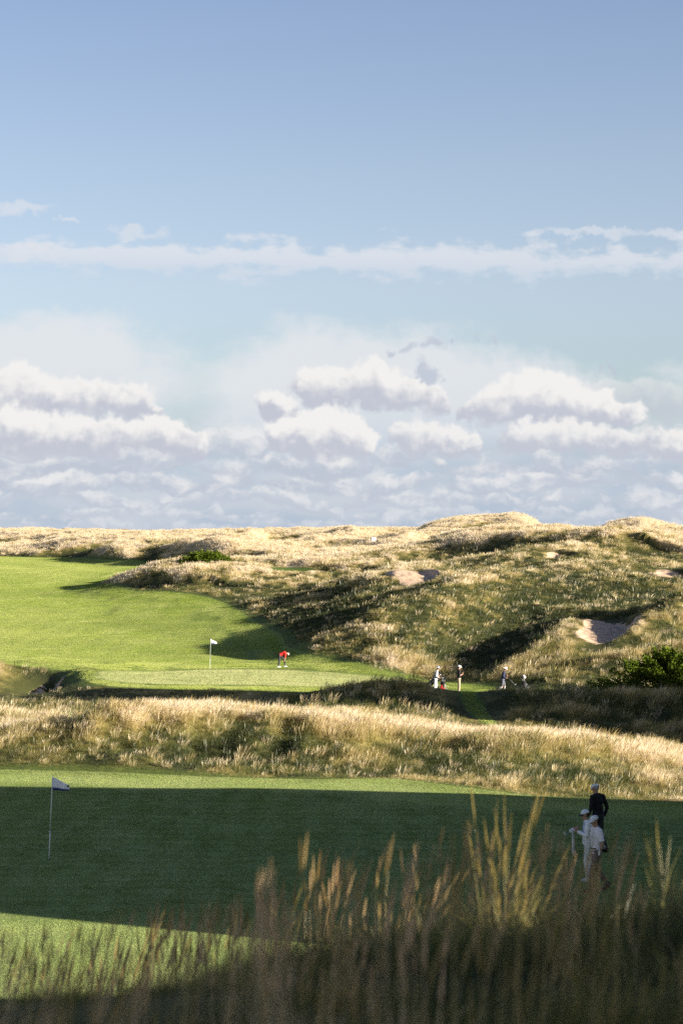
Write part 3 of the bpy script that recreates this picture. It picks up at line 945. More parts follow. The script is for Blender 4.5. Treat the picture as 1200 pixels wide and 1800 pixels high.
def scatter(name, pts, rot, scl, tone, kinds, protos, label=None):
    """one object of countless tufts, by geometry nodes"""
    n = len(pts)
    me = bpy.data.meshes.new(name)
    me.vertices.add(n); me.vertices.foreach_set('co', np.asarray(pts, np.float32).ravel())
    a = me.attributes.new('rot', 'FLOAT_VECTOR', 'POINT'); a.data.foreach_set('vector', np.asarray(rot, np.float32).ravel())
    a = me.attributes.new('scl', 'FLOAT_VECTOR', 'POINT'); a.data.foreach_set('vector', np.asarray(scl, np.float32).ravel())
    a = me.attributes.new('tone', 'FLOAT', 'POINT'); a.data.foreach_set('value', np.asarray(tone, np.float32))
    a = me.attributes.new('which', 'INT', 'POINT'); a.data.foreach_set('value', np.asarray(kinds, np.int32))
    o = bpy.data.objects.new(name, me); COL.objects.link(o)
    o['kind'] = 'stuff'
    if label: o['label'] = label
    c = bpy.data.collections.new(name + '_kinds')
    for i, pm in enumerate(protos):
        c.objects.link(bpy.data.objects.new('%s_tuft_%02d' % (name, i), pm))
    ng = bpy.data.node_groups.new(name, 'GeometryNodeTree')
    ng.interface.new_socket('Geometry', in_out='INPUT', socket_type='NodeSocketGeometry')
    ng.interface.new_socket('Geometry', in_out='OUTPUT', socket_type='NodeSocketGeometry')
    N = ng.nodes; L = ng.links
    gi = N.new('NodeGroupInput'); go = N.new('NodeGroupOutput')
    ci = N.new('GeometryNodeCollectionInfo'); ci.inputs['Collection'].default_value = c
    ci.inputs['Separate Children'].default_value = True; ci.inputs['Reset Children'].default_value = True
    ip = N.new('GeometryNodeInstanceOnPoints')
    ip.inputs['Pick Instance'].default_value = True

    def na(nm, dt):
        x = N.new('GeometryNodeInputNamedAttribute'); x.data_type = dt; x.inputs[0].default_value = nm
        return x.outputs[0]
    er = N.new('FunctionNodeEulerToRotation')
    L.new(na('rot', 'FLOAT_VECTOR'), er.inputs[0])
    L.new(gi.outputs[0], ip.inputs['Points']); L.new(ci.outputs[0], ip.inputs['Instance'])
    L.new(er.outputs[0], ip.inputs['Rotation']); L.new(na('scl', 'FLOAT_VECTOR'), ip.inputs['Scale'])
    L.new(na('which', 'INT'), ip.inputs['Instance Index'])
    L.new(ip.outputs[0], go.inputs[0])
    md = o.modifiers.new('tufts', 'NODES'); md.node_group = ng
    return o


def turf_mat(name, kind):
    m, g = new_mat(name)
    P = g.pos()
    t1 = g.noise(g.v('MULTIPLY', P, (0.05, 0.016, 0.05)), 1.0, 4, 0.6)
    t2 = g.noise(g.v('MULTIPLY', P, (0.35, 0.16, 0.3)), 1.0, 5, 0.65)
    t3 = g.noise(g.v('MULTIPLY', P, (2.2, 0.9, 2.0)), 1.0, 4, 0.65)
    if kind == 'fair':
        c = g.mix(g.ss(t1, 0.35, 0.65), (0.36, 0.45, 0.085), (0.50, 0.56, 0.15))
        c = g.mix(g.ss(t2, 0.35, 0.7) * 0.6, c, (0.60, 0.62, 0.23))
        c = g.mix(g.ss(t3, 0.35, 0.7) * 0.35, c, (0.24, 0.34, 0.05))
        sf = g.attr('edge')
    elif kind == 'far':
        c = g.mix(t2, (0.55, 0.58, 0.235), (0.65, 0.66, 0.31))
    else:
        c = g.mix(g.ss(t2, 0.3, 0.7), (0.36, 0.50, 0.13), (0.50, 0.61, 0.21))
        c = g.mix(g.ss(t3, 0.4, 0.7) * 0.4, c, (0.34, 0.43, 0.09))
    n = g.node('ShaderNodeAttribute', attribute_name='tone', attribute_type='INSTANCER')
    tn = S(g, n.outputs['Fac'])
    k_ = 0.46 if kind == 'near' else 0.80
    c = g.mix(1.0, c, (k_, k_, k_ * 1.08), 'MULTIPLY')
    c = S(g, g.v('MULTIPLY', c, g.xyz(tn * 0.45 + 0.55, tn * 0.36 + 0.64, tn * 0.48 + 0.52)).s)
    c = g.mix(g.ss(g.rnd(), 0.0, 1.0) * 0.12, c, (0.2, 0.28, 0.05))
    d = g.node('ShaderNodeBsdfDiffuse'); g.put(d.inputs['Color'], c)
    tr = g.node('ShaderNodeBsdfTranslucent'); g.put(tr.inputs['Color'], c)
    mx = g.node('ShaderNodeMixShader'); mx.inputs[0].default_value = 0.35
    g.t.links.new(d.outputs[0], mx.inputs[1]); g.t.links.new(tr.outputs[0], mx.inputs[2])
    g.out(mx.outputs[0])
    return m


def turf_patch(name, mat, size, n, h, w):
    """a sod of upright blades over a round patch"""
    bl = []
    for i in range(n):
        r = size * math.sqrt(RS.uniform()); a = RS.uniform(0, 6.283)
        b = np.array([r * math.cos(a), r * math.sin(a), -0.01 - 0.15 * h])
        sa = RS.uniform(0, math.pi); side = np.array([math.cos(sa), math.sin(sa), 0])
        hh = h * RS.uniform(0.6, 1.15)
        ln = np.array([RS.normal(0, 0.35), RS.normal(0, 0.35), 0]) * hh
        bl.append(([b, b + ln + np.array([0, 0, hh])], [w, w * 0.55], side, (0, 1)))
    return strip_mesh(bl, name, mat)


def lay_turf(name, region, sizes, mat, h, w, dens, umax, ylim, label, mow=None):
    """sods of several sizes: wide ones inside, small ones up to the edge"""
    protos = []; P_, R_, K_, T_ = [], [], [], []
    for k, sz in enumerate(sizes):
        for v in range(3): protos.append(turf_patch(name, mat, sz, int(min(3000, dens * 3.14 * sz * sz)), h, w))
        step = sz * 1.25
        xs = np.arange(-umax * ylim[1] - 4, umax * ylim[1] + 4, step); ys = np.arange(ylim[0], ylim[1], step)
        X, Y = np.meshgrid(xs, ys); X = X.ravel(); Y = Y.ravel()
        m = np.abs(X) < umax * Y + 3
        X, Y = X[m], Y[m]
        X = X + RS.uniform(-0.2, 0.2, len(X)) * step; Y = Y + RS.uniform(-0.2, 0.2, len(X)) * step
        s = poly_sdf(X, Y, region)
        lo = -1e9 if k == 0 else -sizes[k - 1] * 1.05 - step * 0.5
        m = (s < -sz * 0.9) & (s > lo)
        if name == 'fairway_turf': m &= poly_sdf(X, Y, FARG) > sz * 0.5
        X, Y, s = X[m], Y[m], s[m]
        Z = land(X, Y); e = 0.3
        gx = (land(X + e, Y) - Z) / e; gy = (land(X, Y + e) - Z) / e
        rz = RS.uniform(-math.pi, math.pi, len(X))
        lx = gx * np.cos(rz) + gy * np.sin(rz); ly = -gx * np.sin(rz) + gy * np.cos(rz)
        P_.append(np.stack([X, Y, Z], 1)); R_.append(np.stack([np.arctan(ly), -np.arctan(lx), rz], 1))
        K_.append(RS.randint(0, 3, len(X)) + 3 * k)
        T_.append(mow(X, Y, s) if mow else np.ones(len(X)))
    P_ = np.concatenate(P_); R_ = np.concatenate(R_); K_ = np.concatenate(K_); T_ = np.concatenate(T_)
    print(name, len(P_))
    return scatter(name, P_, R_, np.ones_like(P_), T_, K_, protos, label)


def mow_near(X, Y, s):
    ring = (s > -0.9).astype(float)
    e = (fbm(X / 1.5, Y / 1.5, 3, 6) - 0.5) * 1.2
    sun_painted_apron = np.maximum((Y + e * 0.6 < 51.8 + 0.12 * (-X - 2)).astype(float), ((s + e > -4.2) & (Y > 70)).astype(float) * 0.8)  # apron turf, its sunlit strips lightened in colour
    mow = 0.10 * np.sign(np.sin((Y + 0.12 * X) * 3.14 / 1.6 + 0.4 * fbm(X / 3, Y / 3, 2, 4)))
    return np.clip(0.85 + 0.7 * (fbm(X / 7, Y / 2.5, 3, 7) - 0.5) + mow - 0.4 * ring, 0, 1.1) + 2.2 * sun_painted_apron


def mow_fair(X, Y, s):
    r1 = ((s > -1.5) | ((s < -3.2) & (s > -4.4))).astype(float)
    return np.clip(0.95 - 0.6 * r1 + (fbm(X / 12, Y / 16, 4, 8) - 0.5) * 1.5 + 0.10 * np.sign(np.sin((X * 0.94 + Y * 0.34) * 3.14 / 4.5)), 0, 1.1) + 0.75 * np.exp(-np.maximum(poly_sdf(X, Y, FARG), 0) / 7.0)


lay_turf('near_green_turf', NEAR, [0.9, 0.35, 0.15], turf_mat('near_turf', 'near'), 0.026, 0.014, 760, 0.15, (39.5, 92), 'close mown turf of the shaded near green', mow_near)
lay_turf('far_green_turf', FARG, [1.2, 0.5], turf_mat('far_turf', 'far'), 0.035, 0.025, 260, 0.16, (140, 185), 'pale close mown turf of the far green')
lay_turf('fairway_turf', FAIR, [2.0, 1.0, 0.4], turf_mat('fairway_turf', 'fair'), 0.042, 0.018, 240, 0.18, (138, 470), 'bright mown turf of the fairway', mow_fair)
lay_turf('path_turf', PATHP, [0.5, 0.25], bpy.data.materials['fairway_turf'], 0.05, 0.03, 200, 0.18, (112, 145), 'mown turf of the path through the hummocks')



def make_points(d0, d1, dens, umax=0.175, jitter=0):
    """random places on the land; dens per square metre, as a function"""
    area = umax * (d1 * d1 - d0 * d0)
    n = int(area * dens)
    d = np.sqrt(RS.uniform(d0 * d0, d1 * d1, n)); u = RS.uniform(-umax, umax, n)
    return u * d, d


def rough_only(X, Y, keep_edge=0.0):
    reg = regions(X, Y)
    m = (reg[0] > keep_edge) & (reg[1] > keep_edge) & (reg[3] > keep_edge) & (reg[4] > 0.05)
    X, Y = X[m], Y[m]
    reg = tuple(r[m] for r in reg)
    return X, Y, reg


def lay(name, d0, d1, dens, protos_tall, protos_short, hs=1.0, umax=0.172, tall_cut=0.5, edge=0.0, label=None):
    X, Y = make_points(d0, d1, dens, umax)
    X, Y, reg = rough_only(X, Y, edge)
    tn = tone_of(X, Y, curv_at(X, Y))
    gap = fbm(X / 0.8, Y / 1.1, 2, 91)
    m = RS.uniform(size=len(X)) < 0.35 + 1.1 * gap
    X, Y, tn = X[m], Y[m], tn[m]; reg = tuple(r[m] for r in reg)
    Z = land(X, Y, reg)
    edge_d = np.minimum(np.minimum(reg[0], reg[1]), np.minimum(reg[3], reg[4] * 1.2))
    near_edge = smooth(edge_d, 0.0, 2.2)
    tall = (tn + RS.normal(0, 0.12, len(X)) > tall_cut) & (edge_d > 0.5)
    odd = RS.uniform(size=len(X)); rough_in = edge_d > 1.0
    dk = (odd < 0.06 + 0.06 * ((Y > 176) & (Y < 262))) & rough_in; lt = (odd > 0.97) & rough_in
    tn = np.where(dk, tn - 0.45, np.where(lt, np.maximum(tn, 0.5) + 0.25, tn)); tall = tall | lt | (dk & (RS.uniform(size=len(X)) < 0.5))
    kinds = np.where(tall, RS.randint(0, len(protos_tall), len(X)), len(protos_tall) + RS.randint(0, len(protos_short), len(X)))
    big = 0.55 + 0.9 * fbm(X / 3.0, Y / 3.5, 2, 101) + 0.25 * np.clip(tn, 0, 1)
    pxs_ = 600 + F * X / Y
    bankf = smooth(Y, 134, 139) * (1 - smooth(Y, 160, 168)) * (1 - smooth(pxs_, 640, 700))
    s = hs * RS.uniform(0.7, 1.3, len(X)) * big * (0.30 + 0.70 * near_edge) * (1 - 0.62 * bankf)
    s = np.where(dk, s * 1.35, s)
    rot = np.stack([RS.normal(0, 0.08, len(X)), RS.normal(0.0, 0.08, len(X)), RS.uniform(-0.9, 0.9, len(X))], 1)
    scl = np.stack([s * 1.05, s * 1.05, s * RS.uniform(0.85, 1.2, len(X))], 1)
    print(name, len(X))
    return scatter(name, np.stack([X, Y, Z], 1), rot, scl, tn, kinds, protos_tall + protos_short, label)


tallN = [tuft('fescue', m_grass, 34, 0.46, 0.16, 0.0075, 3, 0.42, heads=12, wind=0.28) for _ in range(6)]
shortN = [tuft('turf', m_grass, 26, 0.22, 0.17, 0.012, 2, 0.7, wind=0.15) for _ in range(4)]
tallM = [tuft('fescue', m_grass, 24, 0.48, 0.24, 0.014, 2, 0.45, heads=8, wind=0.25) for _ in range(5)]
shortM = [tuft('turf', m_grass, 24, 0.24, 0.26, 0.018, 2, 0.7, wind=0.15) for _ in range(4)]
tallF = [tuft('fescue', m_grass, 24, 0.55, 0.5, 0.028, 2, 0.4, heads=6, wind=0.2) for _ in range(4)]
shortF = [tuft('turf', m_grass, 26, 0.26, 0.5, 0.036, 2, 0.8, wind=0.1) for _ in range(4)]
lay('bank_grass', 72, 122, 36, tallN, shortN, 0.68, 0.165, 0.60)
lay('hollow_grass', 122, 176, 16, tallN, shortN, 0.95, 0.17, 0.58)
lay('hill_grass', 176, 262, 14, tallM, shortM, 0.70, 0.17, 0.60)
lay('dune_grass', 262, 420, 7.5, tallM + tallF[:1], shortM + shortF[:1], 0.62, 0.165, 0.62)
lay('far_grass', 420, 860, 2.0, tallF, shortF, 0.6, 0.16, 0.6)

# the grass at the photographer's feet
GF = [(0.0, (0.025, 0.035, 0.008)), (0.3, (0.08, 0.105, 0.020)), (0.55, (0.27, 0.24, 0.075)), (0.8, (0.50, 0.39, 0.20)), (1.0, (0.70, 0.54, 0.37))]
m_fore = grass_mat('foreground_fescue', GF, trans=0.4)


def fescue(name, mat, stems, leaves, h, spread, lean=0.16, wind=0.10, leaf_h=0.34, hws=(0.006, 0.013), lo=0.6):
    bl = []
    for i in range(stems):
        a = RS.uniform(0, 6.283); r = spread * math.sqrt(RS.uniform())
        b = np.array([math.cos(a) * r, math.sin(a) * r, -0.05])
        hh = h * RS.uniform(lo, 1.1)
        la = a + RS.normal(0, 0.9); ln = lean * RS.uniform(0.2, 1.4); w = wind * RS.uniform(0.4, 1.5)
        dv = np.array([math.cos(la), math.sin(la), 0])
        def pt(t): return b + np.array([0, 0, hh * t]) + dv * hh * ln * (t + 0.5 * t * t) + np.array([0.9, 0.3, 0]) * hh * w * t ** 2.5
        sa = RS.uniform(0, math.pi); side = np.array([math.cos(sa), math.sin(sa), 0])
        ts = [0, .2, .4, .6, .76]
        bl.append(([pt(t) for t in ts], [0.0030, 0.0028, 0.0026, 0.0022, 0.0018], side, (0.1, 0.6)))
        hw = RS.uniform(*hws)
        for q in range(3):
            s2 = np.array([math.cos(sa + q * 1.05), math.sin(sa + q * 1.05), 0]); 
            bl.append(([pt(t) for t in (.74, .80, .88, .95, 1.0)], [0.002, hw, hw * 0.8, hw * 0.45, 0.001], s2, (0.75, 0.25)))
    for i in range(leaves):
        a = RS.uniform(0, 6.283); r = spread * math.sqrt(RS.uniform()) * 1.1
        b = np.array([math.cos(a) * r, math.sin(a) * r, -0.05])
        hh = leaf_h * RS.uniform(0.5, 1.25); dv = np.array([math.cos(a + RS.normal(0, .5)), math.sin(a + RS.normal(0, .5)), 0]); k = RS.uniform(0.2, 1.0)
        pts = [b + np.array([0, 0, hh * (t - 0.35 * k * t * t)]) + dv * hh * k * (0.3 * t + 0.5 * t * t) for t in (0, .33, .66, 1.0)]
        sa = RS.uniform(0, math.pi)
        bl.append((pts, [0.005, 0.0045, 0.003, 0.0008], np.array([math.cos(sa), math.sin(sa), 0]), (0.0, 0.45)))
    return strip_mesh(bl, name, mat)


fore_t = [fescue('fescue', m_fore, 5, 12, 0.72, 0.09, 0.12) for _ in range(10)]
fore_s = [fescue('fescue', m_fore, 0, 60, 0.3, 0.13, leaf_h=0.22) for _ in range(5)]
n = 4200
d = np.sqrt(RS.uniform(5.5 ** 2, 17 ** 2, n)); X = RS.uniform(-0.30, 0.30, n) * d
px = 600 + F * X / d
pd = np.interp(px, [-300, 0, 250, 420, 600, 760, 1200, 1500], [0.5, 0.5, 0.48, 0.46, 0.42, 0.46, 0.46, 0.06]) * (0.35 + 1.3 * fbm(X / 0.35, d / 0.5, 2, 5))
tall = RS.uniform(size=n) < pd * np.interp(px, [500, 800], [0.62, 0.48])
gzf = land(X, d)
top = np.interp(px, [-300, 0, 100, 250, 330, 420, 560, 700, 790, 880, 960, 1200, 1500], [1580, 1580, 1570, 1550, 1500, 1500, 1430, 1420, 1380, 1380, 1400, 1410, 1620])
top = top + 330 * RS.uniform(0, 1, n) ** 1.0 * np.interp(px, [300, 800], [0.55, 1.0])
hgt = np.clip((EYE - (top - HY) * d / F - gzf) / 0.80, 0.25, 1.35)
ok = tall | (RS.uniform(size=n) < 0.62)
X, d, px, tall, hgt = X[ok], d[ok], px[ok], tall[ok], hgt[ok]
kinds = np.where(tall, RS.randint(0, 10, len(X)), 10 + RS.randint(0, 5, len(X)))
s = np.where(tall, hgt, RS.uniform(0.7, 1.3, len(X)) * np.interp(px, [250, 600], [0.30, 1.0]))
tn = np.clip(0.42 + (fbm(X / 0.6, d / 0.8, 3, 15) - 0.5) * 1.0 + np.where(tall, 0.32, -0.1), 0, 1)
scatter('foreground_grass', np.stack([X, d, land(X, d)], 1), np.stack([RS.normal(0, .06, len(X)), RS.normal(0, .06, len(X)), RS.uniform(-0.8, 0.8, len(X))], 1),
        np.stack([s, s, s], 1), tn, kinds, fore_t + fore_s, 'out of focus fescue stalks on the dune in the foreground')
# golden clumps standing among the foreground grass
m_gold = grass_mat('golden_fescue', [(0.0, (0.16, 0.19, 0.035)), (0.4, (0.40, 0.34, 0.12)), (0.65, (0.42, 0.34, 0.15)), (1.0, (0.56, 0.42, 0.29))], base=0.42, trans=0.45)


def clump(px, d, stems, leaves, h, spread, label, lean=0.2, leaf_h=0.45):
    me = fescue('grass_clump', m_gold, stems, leaves, h, spread, lean, 0.06, leaf_h, (0.004, 0.009), 0.42)
    o = bpy.data.objects.new('grass_clump', me); COL.objects.link(o)
    x, y = at(px, d); o.location = (x, y, gz(x, y))
    o['label'] = label; o['category'] = 'grass clump'; o['group'] = 'tall grass clumps on the near dune'
    return o


clump(892, 12.0, 30, 110, 0.96, 0.10, 'big fan of golden sunlit stalks rising highest in the middle of the foreground grass', 0.16)
clump(1165, 11.2, 12, 26, 0.62, 0.10, 'thin yellow clump of stalks at the right edge of the foreground grass', 0.22)
clump(110, 9.2, 8, 14, 0.32, 0.07, 'small sparse clump of pale stalks at the lower left corner', 0.2, 0.2)
clump(640, 10.4, 8, 20, 0.42, 0.07, 'short pale clump left of the big golden fan of stalks', 0.2, 0.2)

# ------------------------------------------------------------------ plain materials
MATS = {}


def mat(name, col, rough=0.75, var=0.12, scale=18.0, bumpy=0.15, spec=0.25):
    if name in MATS: return MATS[name]
    m, g = new_mat(name)
    n = g.noise(S(g, g.node('ShaderNodeTexCoord').outputs['Object']), scale, 3, 0.6)
    lo = tuple(c * (1 - var) for c in col); hi = tuple(min(1, c * (1 + var)) for c in col)
    p = g.principled(Base_Color=g.mix(n, lo, hi), Roughness=rough)
    p.inputs['Specular IOR Level'].default_value = spec
    if bumpy: g.put(p.inputs['Normal'], g.bump(n, bumpy, 0.01))
    g.out(p.outputs[0])
    MATS[name] = m
    return m


SKIN = lambda: mat('skin_tanned', (0.42, 0.24, 0.16), 0.55, 0.08)


def empty(name, loc, rz, label, cat, group=None):
    o = bpy.data.objects.new(name, None); COL.objects.link(o)
    o.location = loc; o.rotation_euler = (0, 0, rz)
    o['label'] = label; o['category'] = cat
    if group: o['group'] = group
    return o


def put(name, me, parent=None, m=None, label=None):
    o = bpy.data.objects.new(name, me); COL.objects.link(o)
    if m: me.materials.append(m)
    if parent: o.parent = parent
    if label: o['label'] = label
    return o


# ------------------------------------------------------------------ solid building
def v3(a): return Vector(a)


def cone(bm, p0, p1, r0, r1, seg=12, caps=True, flat=1.0, axis=None):
    p0, p1 = v3(p0), v3(p1); d = (p1 - p0)
    if d.length < 1e-6: return
    z = d.normalized()
    ax = v3(axis) if axis is not None else (Vector((1, 0, 0)) if abs(z.x) < 0.9 else Vector((0, 1, 0)))
    y = z.cross(ax).normalized(); x = y.cross(z).normalized()
    rings = []
    for p, r in ((p0, r0), (p1, r1)):
        rings.append([bm.verts.new(p + (x * math.cos(a) * r + y * math.sin(a) * r * flat)) for a in [2 * math.pi * k / seg for k in range(seg)]])
    for k in range(seg):
        bm.faces.new((rings[0][k], rings[0][(k + 1) % seg], rings[1][(k + 1) % seg], rings[1][k]))
    if caps:
        bm.faces.new(list(reversed(rings[0]))); bm.faces.new(rings[1])


def ball(bm, c, r, rot=None, u=12, v=8):
    rr = (r, r, r) if not isinstance(r, (tuple, list)) else r
    M = Matrix.Translation(v3(c)) @ (rot.to_matrix().to_4x4() if rot is not None else Matrix.Identity(4)) @ Matrix.Diagonal((rr[0], rr[1], rr[2], 1))
    bmesh.ops.create_uvsphere(bm, u_segments=u, v_segments=v, radius=1.0, matrix=M)


def limb(bm, p0, p1, r0, r1, flat=1.0):
    cone(bm, p0, p1, r0, r1, 12, True, flat); ball(bm, p0, r0); ball(bm, p1, r1)


def box_bm(bm, c, s, rot=None):
    M = Matrix.Translation(v3(c)) @ (rot.to_matrix().to_4x4() if rot is not None else Matrix.Identity(4)) @ Matrix.Diagonal((s[0], s[1], s[2], 1))
    bmesh.ops.create_cube(bm, size=1.0, matrix=M)


def bm_mesh(name, bm, smooth_=True):
    me = bpy.data.meshes.new(name); bm.to_mesh(me); bm.free()
    if smooth_: me.polygons.foreach_set('use_smooth', np.ones(len(me.polygons), bool))
    return me


def fuse(name, bm, voxel, sm=3):
    """overlapping solids made into one continuous skin"""
    me = bpy.data.meshes.new(name + '_raw'); bm.to_mesh(me); bm.free()
    o = bpy.data.objects.new(name + '_raw', me); COL.objects.link(o)
    r = o.modifiers.new('r', 'REMESH'); r.mode = 'VOXEL'; r.voxel_size = voxel; r.use_smooth_shade = True
    s = o.modifiers.new('s', 'SMOOTH'); s.iterations = sm; s.factor = 0.5
    dg = bpy.context.evaluated_depsgraph_get()
    out = bpy.data.meshes.new_from_object(o.evaluated_get(dg)); out.name = name
    bpy.data.objects.remove(o); bpy.data.meshes.remove(me)
    return out


def hand(bm, wrist, d, pn, curl=0.5, k=1.0, thumb=1):
    """palm and five fingers; d = direction of the fingers, pn = palm normal (side the fingers close to)"""
    d = v3(d).normalized(); pn = v3(pn); pn = (pn - d * pn.dot(d)).normalized(); s = d.cross(pn).normalized()
    w = v3(wrist)
    c = w + d * 0.050 * k
    M = Matrix((s, pn, d)).transposed()
    ball(bm, c, (0.041 * k, 0.016 * k, 0.052 * k), M.to_quaternion())
    limb(bm, w, w + d * 0.03 * k, 0.024 * k, 0.026 * k, 0.8)
    for i, (off, ln) in enumerate([(-0.030, 0.072), (-0.010, 0.082), (0.011, 0.076), (0.031, 0.060)]):
        a = w + d * 0.090 * k + s * off * k
        ang = curl * (0.9 + 0.08 * i)
        d1 = (d * math.cos(ang * 0.7) + pn * math.sin(ang * 0.7)); d2 = (d * math.cos(ang * 1.7) + pn * math.sin(ang * 1.7)); d3 = (d * math.cos(ang * 2.4) + pn * math.sin(ang * 2.4))
        b = a + d1 * ln * 0.45 * k; e = b + d2 * ln * 0.32 * k; f = e + d3 * ln * 0.25 * k
        r = 0.0092 * k
        limb(bm, a - d * 0.02 * k, b, r * 1.05, r); limb(bm, b, e, r, r * 0.92); limb(bm, e, f, r * 0.92, r * 0.8)
    a = w + d * 0.028 * k - s * 0.030 * k * thumb
    b = a + (d * 0.6 - s * 0.7 * thumb + pn * 0.35).normalized() * 0.036 * k
    e = b + (d * 0.85 - s * 0.15 * thumb + pn * 0.5).normalized() * 0.032 * k
    limb(bm, a, b, 0.013 * k, 0.011 * k); limb(bm, b, e, 0.011 * k, 0.009 * k)


def lerp(a, b, t): return v3(a) * (1 - t) + v3(b) * t


def figure(o, J, voxel, cloth, cap=None, hair=None, glove=(), shorts=0.0, sleeves=(1.0, 1.0), hands=(0.5, 0.5), socks=None, collar=True, beard=False, thick=1.0):
    """J: joints in the thing's own space, +x is where the figure faces, z up, y to its left.
    cloth: dict of materials top, legs, shoe.  sleeves: how far down the arm the sleeve goes (0.5 = elbow, 1 = wrist)"""
    J = {k: v3(v) for k, v in J.items()}
    pel, chest, neck, head = J['pelvis'], J['chest'], J['neck'], J['head']
    hd = J.get('look', Vector((1, 0, 0))).normalized()
    up = (head - neck).normalized()
    fwd = (hd - up * hd.dot(up)).normalized(); side = up.cross(fwd).normalized()
    R = Matrix((fwd, side, up)).transposed().to_quaternion()
    spine = (chest - pel).normalized()
    lat = (J['sl'] - J['sr']).normalized()
    tf = lat.cross(spine).normalized()
    T = Matrix((tf, lat, spine)).transposed().to_quaternion()
    bm = bmesh.new()
    # head: skull, jaw, nose, brow, ears, lips, chin
    def hp(x, y, z): return head + fwd * x + side * y + up * z
    ball(bm, hp(-0.008, 0, 0.025), (0.096, 0.076, 0.100), R, 16, 12)
    ball(bm, hp(0.028, 0, -0.045), (0.062, 0.055, 0.070), R, 14, 10)
    ball(bm, hp(0.066, 0, -0.092), (0.024, 0.026, 0.020), R)
    limb(bm, hp(0.084, 0, 0.012), hp(0.108, 0, -0.026), 0.010, 0.014)
    limb(bm, hp(0.080, 0.030, 0.022), hp(0.084, -0.030, 0.022), 0.011, 0.011)
    limb(bm, hp(0.083, 0.018, -0.058), hp(0.083, -0.018, -0.058), 0.009, 0.009)
    for q in (1, -1):
        ball(bm, hp(-0.004, 0.077 * q, -0.010), (0.020, 0.008, 0.032), R)
        ball(bm, hp(0.060, 0.036 * q, -0.030), (0.020, 0.018, 0.020), R)
    limb(bm, neck - spine * 0.05, head + up * -0.06, 0.062, 0.052)
    # trunk
    w = thick
    ball(bm, lerp(pel, chest, 0.95), (0.105 * w, 0.160, 0.16), T, 16, 12)
    ball(bm, lerp(pel, chest, 0.45), (0.105 * w, 0.140, 0.17), T, 16, 12)
    ball(bm, pel, (0.110 * w, 0.150, 0.13), T, 16, 12)
    limb(bm, J['sl'], J['sr'], 0.055, 0.055)
    for a, e, h_, hv, cl, th in (('sl', 'el', 'wl', 'pl', hands[0], -1), ('sr', 'er', 'wr', 'pr', hands[1], 1)):
        limb(bm, J[a], J[e], 0.050, 0.038); limb(bm, J[e], J[h_], 0.038, 0.025)
        hdv = J.get('h' + h_[1], (J[h_] - J[e]).normalized()); pn = J.get('p' + h_[1], Vector((1, 0, 0)))
        hand(bm, J[h_], hdv, pn, cl, 1.0, th)
    for hp_, k_, a_ in (('hl', 'kl', 'al'), ('hr', 'kr', 'ar')):
        limb(bm, J[hp_], J[k_], 0.078, 0.052); limb(bm, J[k_], J[a_], 0.052, 0.036)
        mid = lerp(J[k_], J[a_], 0.3) - tf * 0.012
        ball(bm, mid, (0.050, 0.047, 0.10))
        td = J.get('t' + a_[1], Vector((1, 0, -0.05))).normalized()
        limb(bm, J[a_] + Vector((0, 0, -0.04)), J[a_] + td * 0.13 + Vector((0, 0, -0.055)), 0.034, 0.026)
    put('body', fuse('body', bm, voxel), o, cloth.get('skin') or SKIN())
    # eyes
    if voxel < 0.012:
        for q in (1, -1):
            bm = bmesh.new(); ball(bm, hp(0.083, 0.030 * q, 0.002), 0.011)
            put('eye', bm_mesh('eye', bm), o, mat('eye', (0.06, 0.04, 0.03), 0.2))
    # top
    g_ = 0.014
    bm = bmesh.new()
    ball(bm, lerp(pel, chest, 0.98), (0.118 * w, 0.178, 0.165), T, 16, 12)
    ball(bm, lerp(pel, chest, 0.55), (0.122 * w, 0.160, 0.19), T, 16, 12)
    ball(bm, lerp(pel, chest, 0.20) - spine * 0.0, (0.124 * w, 0.164, 0.15), T, 16, 12)
    cone(bm, pel - spine * cloth.get('hem', 0.06), lerp(pel, chest, 0.35), 0.158, 0.150, 20, True, 0.80, lat)
    limb(bm, J['sl'], J['sr'], 0.068, 0.068)
    limb(bm, lerp(J['sl'], neck, .5), lerp(J['sr'], neck, .5), 0.064, 0.064)
    if collar: cone(bm, neck - spine * 0.03, neck + up * 0.028, 0.078, 0.066, 14)
    for (a, e, h_), q in zip((('sl', 'el', 'wl'), ('sr', 'er', 'wr')), sleeves):
        t1 = min(1, q * 2); t2 = max(0, q * 2 - 1)
        ball(bm, J[a], 0.068)
        if q <= 0.5: cone(bm, J[a], lerp(J[a], J[e], t1), 0.068, 0.064, 14)
        else:
            limb(bm, J[a], J[e], 0.066, 0.052); cone(bm, J[e], lerp(J[e], J[h_], t2 * 0.96), 0.052, 0.038, 14)
    put('jacket' if sleeves[0] > 0.5 else 'shirt', fuse('top', bm, voxel * 1.05, 2), o, cloth['top'])
    # legs
    bm = bmesh.new()
    ball(bm, pel, (0.126 * w, 0.168, 0.13), T, 16, 12)
    for hp_, k_, a_ in (('hl', 'kl', 'al'), ('hr', 'kr', 'ar')):
        if shorts:
            limb(bm, J[hp_], lerp(J[hp_], J[k_], 0.3), 0.094, 0.088); cone(bm, J[hp_], lerp(J[hp_], J[k_], shorts), 0.094, 0.082, 14)
        else:
            limb(bm, J[hp_], J[k_], 0.092, 0.068); cone(bm, J[k_], lerp(J[k_], J[a_], 1.0) - Vector((0, 0, 0.02)), 0.068, 0.056, 14); ball(bm, J[k_], 0.069)
    put('shorts' if shorts else 'trousers', fuse('legs', bm, voxel * 1.05, 2), o, cloth['legs'])
